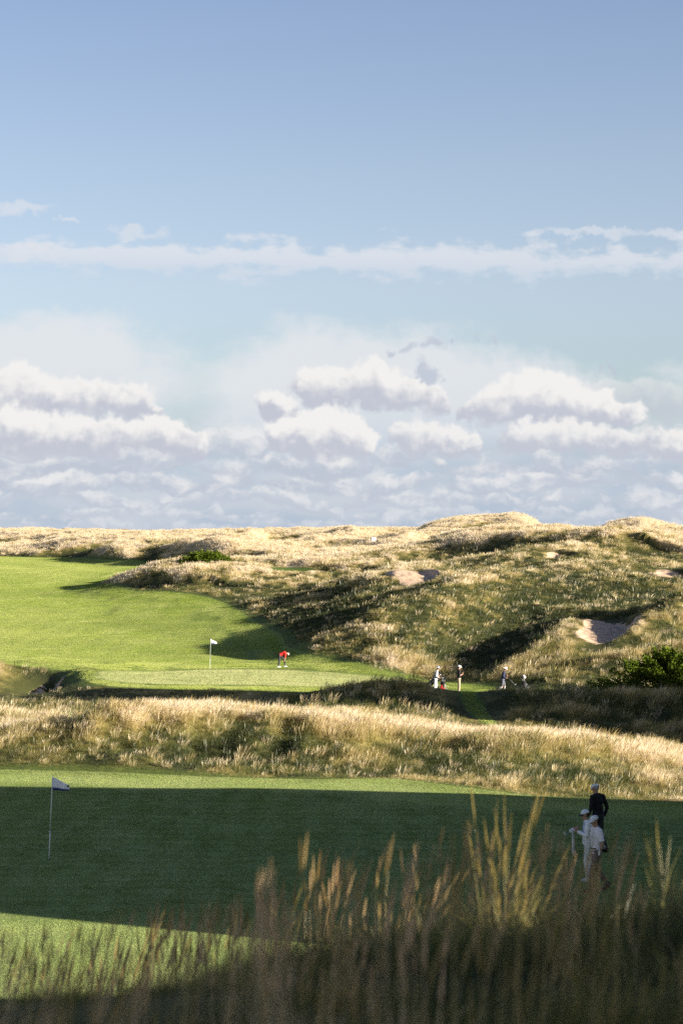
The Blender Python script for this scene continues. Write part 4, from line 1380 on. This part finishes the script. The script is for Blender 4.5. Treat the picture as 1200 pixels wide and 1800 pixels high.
    if not shorts or cloth.get('belt'):
        bm = bmesh.new(); cone(bm, pel + spine * 0.05, pel + spine * 0.085, 0.157, 0.157, 22, True, 0.84, lat)
        if cloth.get('belt'): put('belt', bm_mesh('belt', bm), o, cloth['belt'])
        else: bm.free()
    if socks is not None:
        for k_, a_ in (('kl', 'al'), ('kr', 'ar')):
            bm = bmesh.new(); limb(bm, lerp(J[k_], J[a_], 0.04), J[a_], 0.056, 0.043); ball(bm, lerp(J[k_], J[a_], 0.3) - tf * 0.012, (0.055, 0.052, 0.10))
            put('legging', fuse('legging', bm, voxel * 1.05, 1), o, socks)
    for a_ in ('al', 'ar'):
        td = J.get('t' + a_[1], Vector((1, 0, -0.05))).normalized(); A = J[a_]
        bm = bmesh.new()
        limb(bm, A + Vector((0, 0, -0.045)) - td * 0.045, A + td * 0.15 + Vector((0, 0, -0.060)), 0.045, 0.036)
        limb(bm, A + Vector((0, 0, -0.012)), A + td * 0.04 + Vector((0, 0, -0.05)), 0.047, 0.043)
        cone(bm, A + Vector((0, 0, -0.095)) - td * 0.05, A + td * 0.16 + Vector((0, 0, -0.090)), 0.030, 0.030, 10, True, 1.2)
        put('shoe', fuse('shoe', bm, min(voxel, 0.010), 1), o, cloth['shoe'])
    if cap:
        kind, cm, um = cap
        bm = bmesh.new()
        n = 20
        def ring(zz, rx, ry): return [bm.verts.new(hp(-0.006 + rx * math.cos(a), ry * math.sin(a), zz)) for a in [2 * math.pi * i / n for i in range(n)]]
        prof = [(0.030, .104, .084), (0.060, .105, .086), (0.095, .092, .076), (0.120, .062, .052), (0.130, .020, .017)]
        if kind == 'flat': prof = [(0.030, .110, .088), (0.060, .118, .098), (0.090, .108, .092), (0.112, .066, .056), (0.118, .02, .017)]
        if kind == 'bucket': prof = [(0.045, .103, .085), (0.08, .100, .084), (0.115, .090, .076), (0.130, .070, .060), (0.134, .02, .017)]
        rs_ = [ring(*p) for p in prof]
        for r0, r1 in zip(rs_[:-1], rs_[1:]):
            for i in range(n): bm.faces.new((r0[i], r0[(i + 1) % n], r1[(i + 1) % n], r1[i]))
        bm.faces.new(rs_[-1])
        co = put('cap' if kind != 'bucket' else 'bucket_hat', bm_mesh('cap', bm), o, cm)
        sol = co.modifiers.new('t', 'SOLIDIFY'); sol.thickness = 0.004
        bm = bmesh.new()
        if kind == 'bucket':
            r0 = ring(0.045, .104, .086); r1 = ring(0.018, .160, .145); r2 = ring(0.012, .176, .160)
            for q0, q1 in ((r0, r1), (r1, r2)):
                for i in range(n): bm.faces.new((q0[i], q0[(i + 1) % n], q1[(i + 1) % n], q1[i]))
        else:
            L_ = 0.078 if kind == 'cap' else 0.045
            m_ = 10; a0 = [(-1.15 + 2.3 * i / m_) for i in range(m_ + 1)]
            i_ = [bm.verts.new(hp(-0.006 + 0.101 * math.cos(a), 0.083 * math.sin(a), 0.036)) for a in a0]
            o_ = [bm.verts.new(hp(-0.006 + 0.101 * math.cos(a) + L_ * math.cos(a * 1.25) ** 0.5 if math.cos(a * 1.25) > 0 else -0.006 + 0.101 * math.cos(a), 0.080 * math.sin(a), 0.024 - 0.012 * abs(a))) for a in a0]
            for i in range(m_): bm.faces.new((i_[i], i_[i + 1], o_[i + 1], o_[i]))
        br = put('cap_peak' if kind != 'bucket' else 'hat_brim', bm_mesh('peak', bm), co, um or cm)
        br.parent = co
        sol = br.modifiers.new('t', 'SOLIDIFY'); sol.thickness = 0.004
    if hair:
        bm = bmesh.new()
        ball(bm, hp(-0.026, 0, 0.022), (0.086, 0.082, 0.094), R, 14, 10)
        if not cap: ball(bm, hp(-0.012, 0, 0.050), (0.090, 0.082, 0.080), R, 14, 10)
        put('hair', fuse('hair', bm, max(voxel, 0.008), 1), o, hair)
    for sdn in glove:
        bm = bmesh.new(); h_ = 'w' + sdn; e = 'e' + sdn
        hdv = J.get('h' + sdn, (J[h_] - J[e]).normalized()); pn = J.get('p' + sdn, Vector((1, 0, 0)))
        hand(bm, J[h_] - hdv * 0.004, hdv, pn, hands[0 if sdn == 'l' else 1], 1.14, -1 if sdn == 'l' else 1)
        put('glove', fuse('glove', bm, min(voxel, 0.007), 1), o, mat('white_glove', (0.80, 0.79, 0.78)))
    return J


def std(**kw):
    """a standing pose, 1.78 m tall; anything may be overridden"""
    J = dict(pelvis=(0, 0, 0.95), chest=(0.0, 0, 1.30), neck=(0.0, 0, 1.49), head=(0.02, 0, 1.645),
             sl=(0, 0.175, 1.43), sr=(0, -0.175, 1.43), el=(-0.02, 0.235, 1.14), er=(-0.02, -0.235, 1.14), wl=(0.03, 0.24, 0.89), wr=(0.03, -0.24, 0.89),
             hl=(0, 0.085, 0.92), hr=(0, -0.085, 0.92), kl=(0.01, 0.10, 0.50), kr=(0.01, -0.10, 0.50), al=(-0.02, 0.11, 0.105), ar=(-0.02, -0.11, 0.105))
    J.update(kw)
    return J


def club_mesh(p0, p1, putter=False):
    """shaft from grip p0 to head p1"""
    p0, p1 = v3(p0), v3(p1); d = (p1 - p0).normalized()
    bm = bmesh.new(); cone(bm, p0 + d * 0.24, p1, 0.006, 0.0045, 8)
    bg_ = bmesh.new(); cone(bg_, p0, p0 + d * 0.26, 0.013, 0.011, 10)
    bh_ = bmesh.new(); s = d.cross(Vector((0, 1, 0))).normalized() if abs(d.y) < 0.9 else Vector((1, 0, 0))
    q = Matrix((s, Vector((0, 1, 0)), s.cross(Vector((0, 1, 0))))).transposed().to_quaternion()
    ball(bh_, p1 + s * 0.03, (0.055, 0.018, 0.022), q)
    return bm_mesh('shaft', bm), bm_mesh('grip', bg_), bm_mesh('club_head', bh_)


def club(parent_or_loc, rz, p0, p1, label):
    o = empty('golf_club', parent_or_loc, rz, label, 'golf club')
    a, b, c = club_mesh(p0, p1)
    put('shaft', a, o, mat('steel', (0.55, 0.55, 0.57), 0.3, 0.03, 20, 0, 0.5)); put('grip', b, o, mat('black_rubber', (0.03, 0.03, 0.03)))
    put('club_head', c, o, mat('steel', (0.55, 0.55, 0.57)))
    return o


white_c = mat('white_cotton', (0.90, 0.89, 0.90)); offw = mat('off_white_cotton', (0.72, 0.70, 0.66))
pinkw = mat('pale_pink_cotton', (0.90, 0.84, 0.87), var=0.06); black_c = mat('black_cloth', (0.012, 0.012, 0.014)); dgrey = mat('charcoal_cloth', (0.035, 0.036, 0.042))
taupe = mat('taupe_cloth', (0.15, 0.12, 0.115)); khaki = mat('khaki_cloth', (0.40, 0.31, 0.22)); navy = mat('navy_cloth', (0.022, 0.028, 0.065))
redc = mat('red_cloth', (0.62, 0.025, 0.02)); greyc = mat('grey_cloth', (0.34, 0.35, 0.37)); slate = mat('slate_cloth', (0.10, 0.11, 0.14))
wshoe = mat('white_leather', (0.70, 0.69, 0.66), 0.45); bshoe = mat('black_leather', (0.02, 0.02, 0.02), 0.4); hairb = mat('brown_hair', (0.05, 0.03, 0.02)); hairg = mat('grey_hair', (0.42, 0.40, 0.38))
PI = math.pi


def place(px, d, rz, name, label, cat, group=None, dz=0.0):
    x, y = at(px, d)
    return empty(name, (x, y, gz(x, y) + dz), rz, label, cat, group)


GP = 'golfers and caddies on the near green'
# man in the pale polo shirt, striding to the left
p = place(1047, 56.6, PI + 0.35, 'person', 'man in white cap, pale pink polo and taupe trousers striding left', 'person', GP)
figure(p, std(chest=(0.02, 0, 1.30), head=(0.05, 0, 1.65), look=(1, 0.12, -0.05),
              el=(-0.04, 0.24, 1.14), wl=(0.06, 0.27, 0.90), er=(-0.12, -0.23, 1.17), wr=(-0.10, -0.27, 0.92),
              kl=(0.16, 0.09, 0.51), al=(0.20, 0.10, 0.11), kr=(-0.06, -0.09, 0.50), ar=(-0.33, -0.10, 0.17), tr=(0.85, 0, -0.5)), 0.009,
       dict(top=pinkw, legs=taupe, shoe=mat('brown_leather', (0.09, 0.06, 0.05)), belt=bshoe), ('cap', white_c, white_c), hairb, glove=('l',), sleeves=(0.42, 0.42), hands=(0.7, 0.9))
club(p.location + Vector((0.0, 0, 0)), PI + 0.35, (-0.02, -0.275, 0.86), (-0.34, -0.30, 1.02), 'putter carried low behind the man in the pale polo shirt')
# caddie in white overalls with a towel
p2 = place(1032, 58.2, PI - 0.05, 'person', 'caddie in white overalls, white cap and dark sunglasses cleaning a club with a towel', 'person', GP)
figure(p2, std(chest=(-0.01, 0, 1.27), neck=(0.02, 0, 1.46), head=(0.06, 0, 1.60), look=(1, 0.05, -0.25), sl=(0.0, .17, 1.40), sr=(0.0, -.17, 1.40),
               el=(0.04, 0.24, 1.12), wl=(0.27, 0.08, 1.22), hl_=(1, 0, 0), er=(0.02, -0.24, 1.12), wr=(0.25, -0.10, 1.17), pl=(0, -1, 0), pr=(0, 1, 0),
               kl=(0.04, 0.09, 0.50), al=(0.0, 0.10, 0.105), kr=(-0.02, -0.09, 0.50), ar=(-0.10, -0.10, 0.105)), 0.009,
       dict(top=white_c, legs=white_c, shoe=wshoe, belt=greyc), ('cap', white_c, mat('dark_visor', (0.05, 0.05, 0.06))), hairb, sleeves=(0.97, 0.97), hands=(1.1, 1.1), thick=1.1)
bm = bmesh.new()
hc = Vector((0.06, 0, 1.60))
for q in (1, -1): ball(bm, hc + Vector((0.080, 0.032 * q, -0.012)), (0.016, 0.030, 0.020))
limb(bm, hc + Vector((0.088, 0.01, -0.005)), hc + Vector((0.088, -0.01, -0.005)), 0.005, 0.005)
put('sunglasses', bm_mesh('sunglasses', bm), p2, mat('black_gloss', (0.01, 0.01, 0.01), 0.15))
for yy in (0.085, -0.085):
    bm = bmesh.new(); limb(bm, (0.118, yy, 1.18), (0.085, yy * 0.9, 1.42), 0.016, 0.016, 0.5); put('overall_strap', bm_mesh('overall_strap', bm), p2, mat('pale_blue_cotton', (0.50, 0.55, 0.75)))
bm = bmesh.new(); ball(bm, (0.065, 0.10, 0.47), (0.035, 0.035, 0.05)); put('knee_patch', bm_mesh('knee_patch', bm), p2, mat('maroon', (0.10, 0.03, 0.04)))
# the towel, bunched in the hands and hanging
bm = bmesh.new(); n, mrow = 14, 12; vs = []
for j in range(mrow + 1):
    t = j / mrow; row_ = []
    for i in range(n + 1):
        s = i / n - 0.5
        x = 0.36 + 0.03 * math.sin(s * 16 + t * 2) * (0.4 + t) - 0.03 * t; y = s * (0.16 + 0.20 * t)
        row_.append(bm.verts.new((x, y, 1.24 - 0.60 * t - 0.03 * math.cos(s * 7) * t)))
    vs.append(row_)
for j in range(mrow):
    for i in range(n): bm.faces.new((vs[j][i], vs[j][i + 1], vs[j + 1][i + 1], vs[j + 1][i]))
ball(bm, (0.345, 0.0, 1.235), (0.075, 0.085, 0.055)); ball(bm, (0.40, 0.02, 1.21), (0.05, 0.06, 0.05))
tw = empty('towel', p2.location, p2.rotation_euler.z, 'white towel hanging from the hands of the caddie in white overalls', 'towel')
t_ = put('cloth', bm_mesh('cloth', bm), tw, mat('towel_cotton', (0.74, 0.70, 0.70), 0.9, 0.12, 30, 0.5)); sol = t_.modifiers.new('t', 'SOLIDIFY'); sol.thickness = 0.006
club(p2.location, p2.rotation_euler.z, (0.22, -0.02, 1.24), (0.54, 0.02, 1.12), 'club being wiped in the towel of the caddie in white overalls')
# man in black, seen from behind
p3 = place(1050, 63.4, PI * 0.70, 'person', 'man in white flat cap and black jacket standing behind the other two', 'person', GP)
figure(p3, std(chest=(0.03, 0, 1.32), neck=(0.06, 0, 1.50), head=(0.11, 0.0, 1.655), look=(1, 0.55, -0.15), sl=(0.02, .19, 1.44), sr=(0.02, -.19, 1.44),
               el=(-0.02, 0.27, 1.16), wl=(0.12, 0.24, 0.95), er=(-0.04, -0.28, 1.15), wr=(0.05, -0.26, 0.90),
               kl=(0.10, 0.10, 0.51), al=(0.08, 0.10, 0.105), kr=(0.0, -0.10, 0.50), ar=(-0.18, -0.11, 0.13)), 0.009,
       dict(top=black_c, legs=dgrey, shoe=bshoe), ('flat', white_c, white_c), hairg, glove=('r',), sleeves=(0.97, 0.97), hands=(0.6, 0.7), thick=1.15)

FP = 'golfers and caddies by the far green'
p4 = place(806, 148.6, 0.1, 'person', 'man in white cap, black jacket and khaki trousers standing behind the golf bags', 'person', FP)
figure(p4, std(look=(1, -0.1, -0.25), el=(0.0, 0.23, 1.13), wl=(0.24, 0.12, 1.22), er=(0.0, -0.23, 1.13), wr=(0.24, -0.10, 1.24)), 0.013,
       dict(top=black_c, legs=khaki, shoe=wshoe), ('cap', white_c, white_c), hairb, sleeves=(0.6, 0.6), hands=(0.9, 0.9))
p5 = place(883, 148.0, -0.1, 'person', 'caddie in pink and white bucket hat, navy top, slate shorts and white leggings walking right', 'person', FP)
figure(p5, std(look=(1, -0.1, -0.4), chest=(0.05, 0, 1.29), neck=(0.09, 0, 1.46), head=(0.15, 0, 1.60), sl=(0.06, .165, 1.41), sr=(0.06, -.165, 1.41),
               el=(0.04, 0.23, 1.14), wl=(0.25, 0.10, 1.10), er=(0.04, -0.23, 1.13), wr=(0.26, -0.08, 1.02),
               kl=(0.12, 0.09, 0.51), al=(0.05, 0.10, 0.11), kr=(-0.04, -0.09, 0.50), ar=(-0.40, -0.09, 0.20), tr=(0.75, 0, -0.65)), 0.013,
       dict(top=navy, legs=slate, shoe=bshoe, hem=0.10), ('bucket', mat('pink_canvas', (0.78, 0.55, 0.50)), mat('cream_canvas', (0.80, 0.74, 0.64))), hairb, shorts=0.80, socks=white_c, sleeves=(0.9, 0.9), hands=(0.9, 0.9))
club(p5.location, -0.1, (0.22, -0.02, 1.16), (0.74, -0.03, 0.62), 'club held out in front of the caddie in the bucket hat')
p6 = place(765, 147.2, 0.0, 'person', 'caddie in grey sun hat, grey bib and white overalls with a bag slung behind', 'person', FP)
figure(p6, std(look=(1, 0, -0.15), chest=(0.05, 0, 1.28), neck=(0.10, 0, 1.46), head=(0.15, 0, 1.60), sl=(0.06, .17, 1.40), sr=(0.06, -.17, 1.40),
               el=(-0.02, 0.25, 1.14), wl=(0.20, 0.22, 1.02), er=(0.02, -0.25, 1.13), wr=(0.28, -0.16, 1.00),
               kl=(0.06, 0.10, 0.50), al=(-0.02, 0.12, 0.105), kr=(-0.06, -0.10, 0.50), ar=(-0.18, -0.12, 0.105)), 0.013,
       dict(top=greyc, legs=white_c, shoe=wshoe, hem=0.12), ('bucket', greyc, greyc), hairb, sleeves=(0.8, 0.8), hands=(0.9, 0.9), thick=1.1)
# the man in red, bent double over his ball
x7, y7 = hit(494, 1173.5, 150)
p7 = empty('person', (x7, y7, gz(x7, y7)), 0.15, 'grey-haired man in red shirt and dark trousers bending down on the far green', 'person', 'golfers and caddies by the far green')
figure(p7, dict(pelvis=(-0.12, 0, 0.86), chest=(0.20, 0, 1.02), neck=(0.36, 0, 1.03), head=(0.47, 0, 0.95), look=(0.5, 0, -1), sl=(0.28, .17, 1.0), sr=(0.28, -.17, 1.0),
                el=(0.30, 0.20, 0.72), wl=(0.26, 0.12, 0.48), er=(0.28, -0.20, 0.70), wr=(0.22, -0.10, 0.40), hl=(-0.12, .09, .84), hr=(-0.12, -.09, .84),
                kl=(0.28, 0.13, 0.50), al=(0.30, 0.16, 0.105), kr=(-0.14, -0.13, 0.47), ar=(-0.22, -0.16, 0.105), pl=(0, -1, 0), pr=(0, 1, 0)), 0.013,
       dict(top=redc, legs=dgrey, shoe=wshoe), None, hairg, sleeves=(0.48, 0.48), hands=(0.6, 0.6), thick=1.1)
club((x7, y7, gz(x7, y7)), 0.15, (0.26, 0.0, 0.52), (0.34, 0.02, 0.03), 'putter in the hands of the bending man in red')


# ------------------------------------------------------------------ golf bags
def golf_bag(loc, rz, tilt, body, trim, label, covers, legs=True):
    o = empty('golf_bag', loc, rz, label, 'golf bag', 'golf bags by the far green')
    o.rotation_euler = (0, tilt, rz)
    bm = bmesh.new()
    cone(bm, (0, 0, 0.0), (0, 0, 0.10), 0.115, 0.12, 18, True, 0.85); cone(bm, (0, 0, 0.10), (0, 0, 0.70), 0.118, 0.125, 18, True, 0.85); cone(bm, (0, 0, 0.70), (0, 0, 0.86), 0.128, 0.150, 18, True, 0.85)
    put('bag_body', fuse('bag_body', bm, 0.012, 1), o, body)
    for c_, s_ in (((0.0, -0.12, 0.45), (0.075, 0.06, 0.20)), ((0.12, 0, 0.30), (0.06, 0.08, 0.22)), ((0.0, -0.11, 0.15), (0.07, 0.05, 0.09))):
        bm = bmesh.new(); ball(bm, c_, s_); put('pocket', bm_mesh('pocket', bm), o, trim)
    bm = bmesh.new(); pts = [Vector((-0.12, 0, 0.74)), Vector((-0.22, 0, 0.62)), Vector((-0.23, 0, 0.42)), Vector((-0.13, 0, 0.25))]
    for a, b in zip(pts[:-1], pts[1:]): limb(bm, a, b, 0.018, 0.018)
    put('strap', bm_mesh('strap', bm), o, black_c)
    if legs:
        for q in (1, -1):
            bm = bmesh.new(); limb(bm, (0.13, 0.06 * q, 0.72), (0.42, 0.22 * q, 0.10), 0.009, 0.009); ball(bm, (0.42, 0.22 * q, 0.10), 0.018); put('stand_leg', bm_mesh('stand_leg', bm), o, mat('steel', (0.5, .5, .5)))
    for i, (cm, big) in enumerate(covers):
        a = i * 2.4; r = 0.06; b = Vector((math.cos(a) * r, math.sin(a) * r, 0.8)); e = b + Vector((math.cos(a) * 0.05, math.sin(a) * 0.05, 0.22 + 0.04 * (i % 3)))
        bm = bmesh.new(); cone(bm, b, e, 0.006, 0.006, 8)
        c = put('club_shaft', bm_mesh('club_shaft', bm), o, mat('steel', (0.5, 0.5, 0.5)))
        bm = bmesh.new()
        if big: ball(bm, e + Vector((0.01, 0, 0.05)), (0.055, 0.048, 0.085))
        else: ball(bm, e, (0.045, 0.014, 0.028))
        h = put('head_cover' if big else 'iron_head', bm_mesh('head_cover', bm), c, cm)
    return o


x, y = at(922, 147.0)
golf_bag((x, y, gz(x, y) - 0.02), 0.3, -0.12, black_c, dgrey, 'black golf bag with white head covers standing alone at the right end of the group', [(white_c, 1), (mat('pale_pink_knit', (0.75, 0.6, 0.6)), 1), (white_c, 1), (mat('steel', (.5, .5, .5)), 0), (black_c, 1)])
x, y = at(774, 146.6)
golf_bag((x, y, gz(x, y) - 0.02), -0.4, 0.18, black_c, redc, 'black golf bag with red pockets standing right beside the caddie in white overalls', [(black_c, 1), (black_c, 1), (mat('steel', (.5, .5, .5)), 0), (black_c, 1), (mat('steel', (.5, .5, .5)), 0)])
x, y = at(754, 147.2)
golf_bag((x - 0.16, y, gz(x, y) + 0.48), 0.0, 0.85, slate, black_c, 'dark golf bag slung on the back of the caddie in white overalls', [(black_c, 1), (black_c, 1), (mat('steel', (.5, .5, .5)), 0)], legs=False)


# ------------------------------------------------------------------ flags, ball
def flagstick(loc, lean, top_w, label, ph):
    o = empty('flagstick', loc, 0.0, label, 'golf flag', 'flagsticks on the greens')
    o.rotation_euler = (0, lean, 0)
    bm = bmesh.new(); cone(bm, (0, 0, -0.1), (0, 0, 0.75), 0.0125, 0.0105, 12); cone(bm, (0, 0, 0.75), (0, 0, 2.13), 0.0105, 0.008, 12); ball(bm, (0, 0, 2.135), 0.013)
    put('pole', bm_mesh('pole', bm), o, mat('white_pole', (0.75, 0.76, 0.76), 0.35, 0.03))
    W, H0 = 0.44, 0.335
    def P_(s, t):     # s along, t down
        x = s * W; top = 2.12 - 0.20 * s ** 1.05; bot = 2.12 - H0 + 0.0 * s
        return Vector((x * (1 - 0.03 * t) + 0.006, 0.035 * math.sin(s * 7 + ph) * s + 0.02 * math.sin(s * 13 + t * 3), top + (bot - top) * t))
    def cloth(t0, t1, off=0.0, s0=0.0, s1=1.0, n=16, m=6):
        bm = bmesh.new(); vs = [[bm.verts.new(P_(s0 + (s1 - s0) * i / n, t0 + (t1 - t0) * j / m) + Vector((0, off, 0))) for i in range(n + 1)] for j in range(m + 1)]
        for j in range(m):
            for i in range(n): bm.faces.new((vs[j][i], vs[j][i + 1], vs[j + 1][i + 1], vs[j + 1][i]))
        return bm_mesh('cloth', bm)
    f = put('flag', cloth(0, 0.80), o, mat('white_nylon', (0.80, 0.80, 0.86), 0.6, 0.03))
    f.modifiers.new('t', 'SOLIDIFY').thickness = 0.003
    # a straight band across the foot of the cloth
    bm = bmesh.new(); n = 16
    vs = []
    for i in range(n + 1):
        s = i / n; p0 = P_(s, 0.8); pb = P_(s, 1.0)
        vs.append((bm.verts.new(p0), bm.verts.new(pb)))
    for i in range(n): bm.faces.new((vs[i][0], vs[i + 1][0], vs[i + 1][1], vs[i][1]))
    b = put('blue_band', bm_mesh('blue_band', bm), o, mat('blue_nylon', (0.02, 0.04, 0.20), 0.6)); b.modifiers.new('t', 'SOLIDIFY').thickness = 0.0035
    bm = bmesh.new(); c0 = P_(0.90, 0.08)
    pts = [(-.045, -.005), (-.01, .022), (.02, .015), (.045, -.012), (.02, -.03), (-.015, -.028)]
    for off in (-0.005, 0.009): bm.faces.new([bm.verts.new((c0.x + a, c0.y + off, c0.z + c - 0.012)) for a, c in pts])
    put('emblem', bm_mesh('emblem', bm, False), o, mat('dark_print', (0.02, 0.02, 0.04)))
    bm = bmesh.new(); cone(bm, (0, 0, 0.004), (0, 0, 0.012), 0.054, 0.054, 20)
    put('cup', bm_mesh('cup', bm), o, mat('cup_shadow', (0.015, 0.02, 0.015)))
    return o


x, y = hit(87, 1508, 45)
flagstick((x, y, gz(x, y)), 0.042, 0.4, 'tall white flagstick with white and navy flag on the shaded near green', 0.3)
x, y = at(369, 171.0)
flagstick((x, y, gz(x, y)), 0.03, 0.4, 'distant white flagstick with small white flag on the sunlit far green', 1.3)
x, y = hit(834, 1461, 45)
bm = bmesh.new(); ball(bm, (0, 0, 0), 0.0235, None, 16, 12)
o = put('golf_ball', bm_mesh('golf_ball', bm), None, mat('ball_white', (0.85, 0.85, 0.84), 0.3)); o.location = (x, y, gz(x, y) + 0.035)
o['label'] = 'white golf ball lying on the shaded near green'; o['category'] = 'golf ball'


# ------------------------------------------------------------------ dark evergreen bushes
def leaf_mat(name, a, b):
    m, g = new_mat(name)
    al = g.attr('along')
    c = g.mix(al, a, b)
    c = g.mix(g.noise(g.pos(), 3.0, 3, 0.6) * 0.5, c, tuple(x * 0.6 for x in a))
    d = g.node('ShaderNodeBsdfDiffuse'); g.put(d.inputs['Color'], c)
    tr = g.node('ShaderNodeBsdfTranslucent'); g.put(tr.inputs['Color'], c)
    mx = g.node('ShaderNodeMixShader'); mx.inputs[0].default_value = 0.2
    g.t.links.new(d.outputs[0], mx.inputs[1]); g.t.links.new(tr.outputs[0], mx.inputs[2]); g.out(mx.outputs[0])
    return m


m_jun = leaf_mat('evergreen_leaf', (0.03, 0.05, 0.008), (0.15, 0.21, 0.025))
m_bark = mat('bark', (0.09, 0.065, 0.045), 0.9, 0.3, 12, 0.6)


def bush(loc, R_x, R_y, H, sprays, leaf, label, seed, shift=0.0):
    rs = np.random.RandomState(seed)
    o = empty('evergreen_bush', loc, 0.0, label, 'bush', 'dark evergreen bushes among the dunes')
    V, Q, T = [], [], []; bt = bmesh.new()
    for i in range(sprays):
        a = rs.uniform(0, 6.283); lev = rs.uniform() ** 0.8
        rad = (1 - 0.72 * lev ** 1.6) * rs.uniform(0.55, 1.0)
        tip = np.array([math.cos(a) * R_x * rad + shift * lev * R_x, math.sin(a) * R_y * rad, H * (0.10 + 0.82 * lev) * rs.uniform(0.85, 1.1)])
        org = np.array([shift * R_x * 0.4 * lev, 0, H * 0.35 * lev]) + tip * 0.25 * np.array([1, 1, 0])
        if i % 4 == 0: cone(bt, org * np.array([.6, .6, .5]), lerp(org, tip, 0.75), 0.05 * H / 2, 0.012, 6)
        dv = tip - org; L_ = np.linalg.norm(dv); dv = dv / L_
        sd = np.cross(dv, [0, 0, 1]); sd /= np.linalg.norm(sd) + 1e-6
        for j in range(62):
            t = rs.uniform(0.35, 1.03); wd = (0.30 * L_ * (1.1 - t) + 0.10 * L_ * 0.8)
            c = org + dv * L_ * t + sd * rs.normal(0, wd * 0.5) + np.array([0, 0, rs.normal(0.0, 0.028 * H) - 0.03 * H * (1 - t)])
            if c[2] < 0.02: c[2] = abs(c[2]) + 0.02
            for q in range(3):
                ax = rs.normal(0, 1, 3) + dv * 1.6 + np.array([0, 0, 0.4]); ax /= np.linalg.norm(ax)
                s2 = np.cross(ax, rs.normal(0, 1, 3)); s2 /= np.linalg.norm(s2) + 1e-6
                l_ = leaf * rs.uniform(0.6, 1.3); w_ = l_ * 0.30
                k = len(V); cc = c + rs.normal(0, leaf * 0.5, 3)
                V += [cc - s2 * w_ * 0.4, cc + ax * l_ * 0.5 - s2 * w_, cc + ax * l_, cc + ax * l_ * 0.5 + s2 * w_]
                Q.append((k, k + 1, k + 2, k + 3)); tt = rs.uniform(0, 1) * 0.6 + 0.4 * t; T += [tt] * 4
    me = bpy.data.meshes.new('crown'); me.from_pydata([tuple(v) for v in V], [], Q)
    at2 = me.attributes.new('along', 'FLOAT', 'POINT'); at2.data.foreach_set('value', np.array(T, np.float32))
    put('crown', me, o, m_jun)
    cone(bt, (0, 0, -0.2), (0.1, 0, H * 0.5), 0.11 * H / 2, 0.05, 9)
    put('trunk', bm_mesh('trunk', bt), o, m_bark)
    return o


x, y = at(1178, 141.0)
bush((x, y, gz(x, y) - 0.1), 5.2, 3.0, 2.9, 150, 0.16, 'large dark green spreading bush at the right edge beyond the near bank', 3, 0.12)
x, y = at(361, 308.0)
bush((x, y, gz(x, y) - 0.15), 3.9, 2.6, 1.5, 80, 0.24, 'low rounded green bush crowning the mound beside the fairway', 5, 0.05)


def sprig(px, d, h, label, seed):
    rs = np.random.RandomState(seed); x, y = at(px, d); bl = []
    for i in range(7):
        a = rs.uniform(0, 6.28); tip = np.array([math.cos(a) * h * .35, math.sin(a) * h * .35, h * rs.uniform(.7, 1.1)])
        for j in range(9):
            t = rs.uniform(0.35, 1); c = tip * t; la = rs.uniform(0, 6.28); dv = np.array([math.cos(la), math.sin(la), 0.5]); sd = np.array([-math.sin(la), math.cos(la), 0])
            bl.append(([c, c + dv * 0.05, c + dv * 0.10], [0.015, 0.055, 0.008], sd, (0.5, 0.5)))
        bl.append(([np.zeros(3), tip * 0.5, tip], [0.012, 0.01, 0.006], np.array([1, 0, 0]), (0, 0.2)))
    o = put('leafy_plant', strip_mesh(bl, 'leafy_plant', leaf_mat('sprig_leaf_%d' % seed, (0.10, 0.17, 0.04), (0.34, 0.44, 0.16))))
    o.location = (x, y, gz(x, y)); o['label'] = label; o['category'] = 'plant'; o['group'] = 'small leafy plants on the bank crest'


sprig(118, 104.5, 0.75, 'taller of the small pale green plants on the bank crest at left', 1)
sprig(151, 104.0, 0.6, 'smaller pale green plant on the bank crest, right of the taller one', 2)
# a little white box far out on the dunes
x, y = hit(656, 951, 300)
t = empty('marker_box', (x, y, gz(x, y)), 0.3, 'tiny white box standing far away among the straw dunes', 'marker')
bm = bmesh.new(); box_bm(bm, (0, 0, 0.55), (0.8, 0.5, 0.7)); bmesh.ops.bevel(bm, geom=bm.edges[:], offset=0.04, segments=2, affect='EDGES'); put('box', bm_mesh('box', bm, False), t, mat('painted_white', (0.75, 0.76, 0.78)))
for q in (-0.3, 0.3):
    bm = bmesh.new(); box_bm(bm, (q, 0, 0.10), (0.07, 0.4, 0.2)); put('leg', bm_mesh('leg', bm, False), t, dgrey)
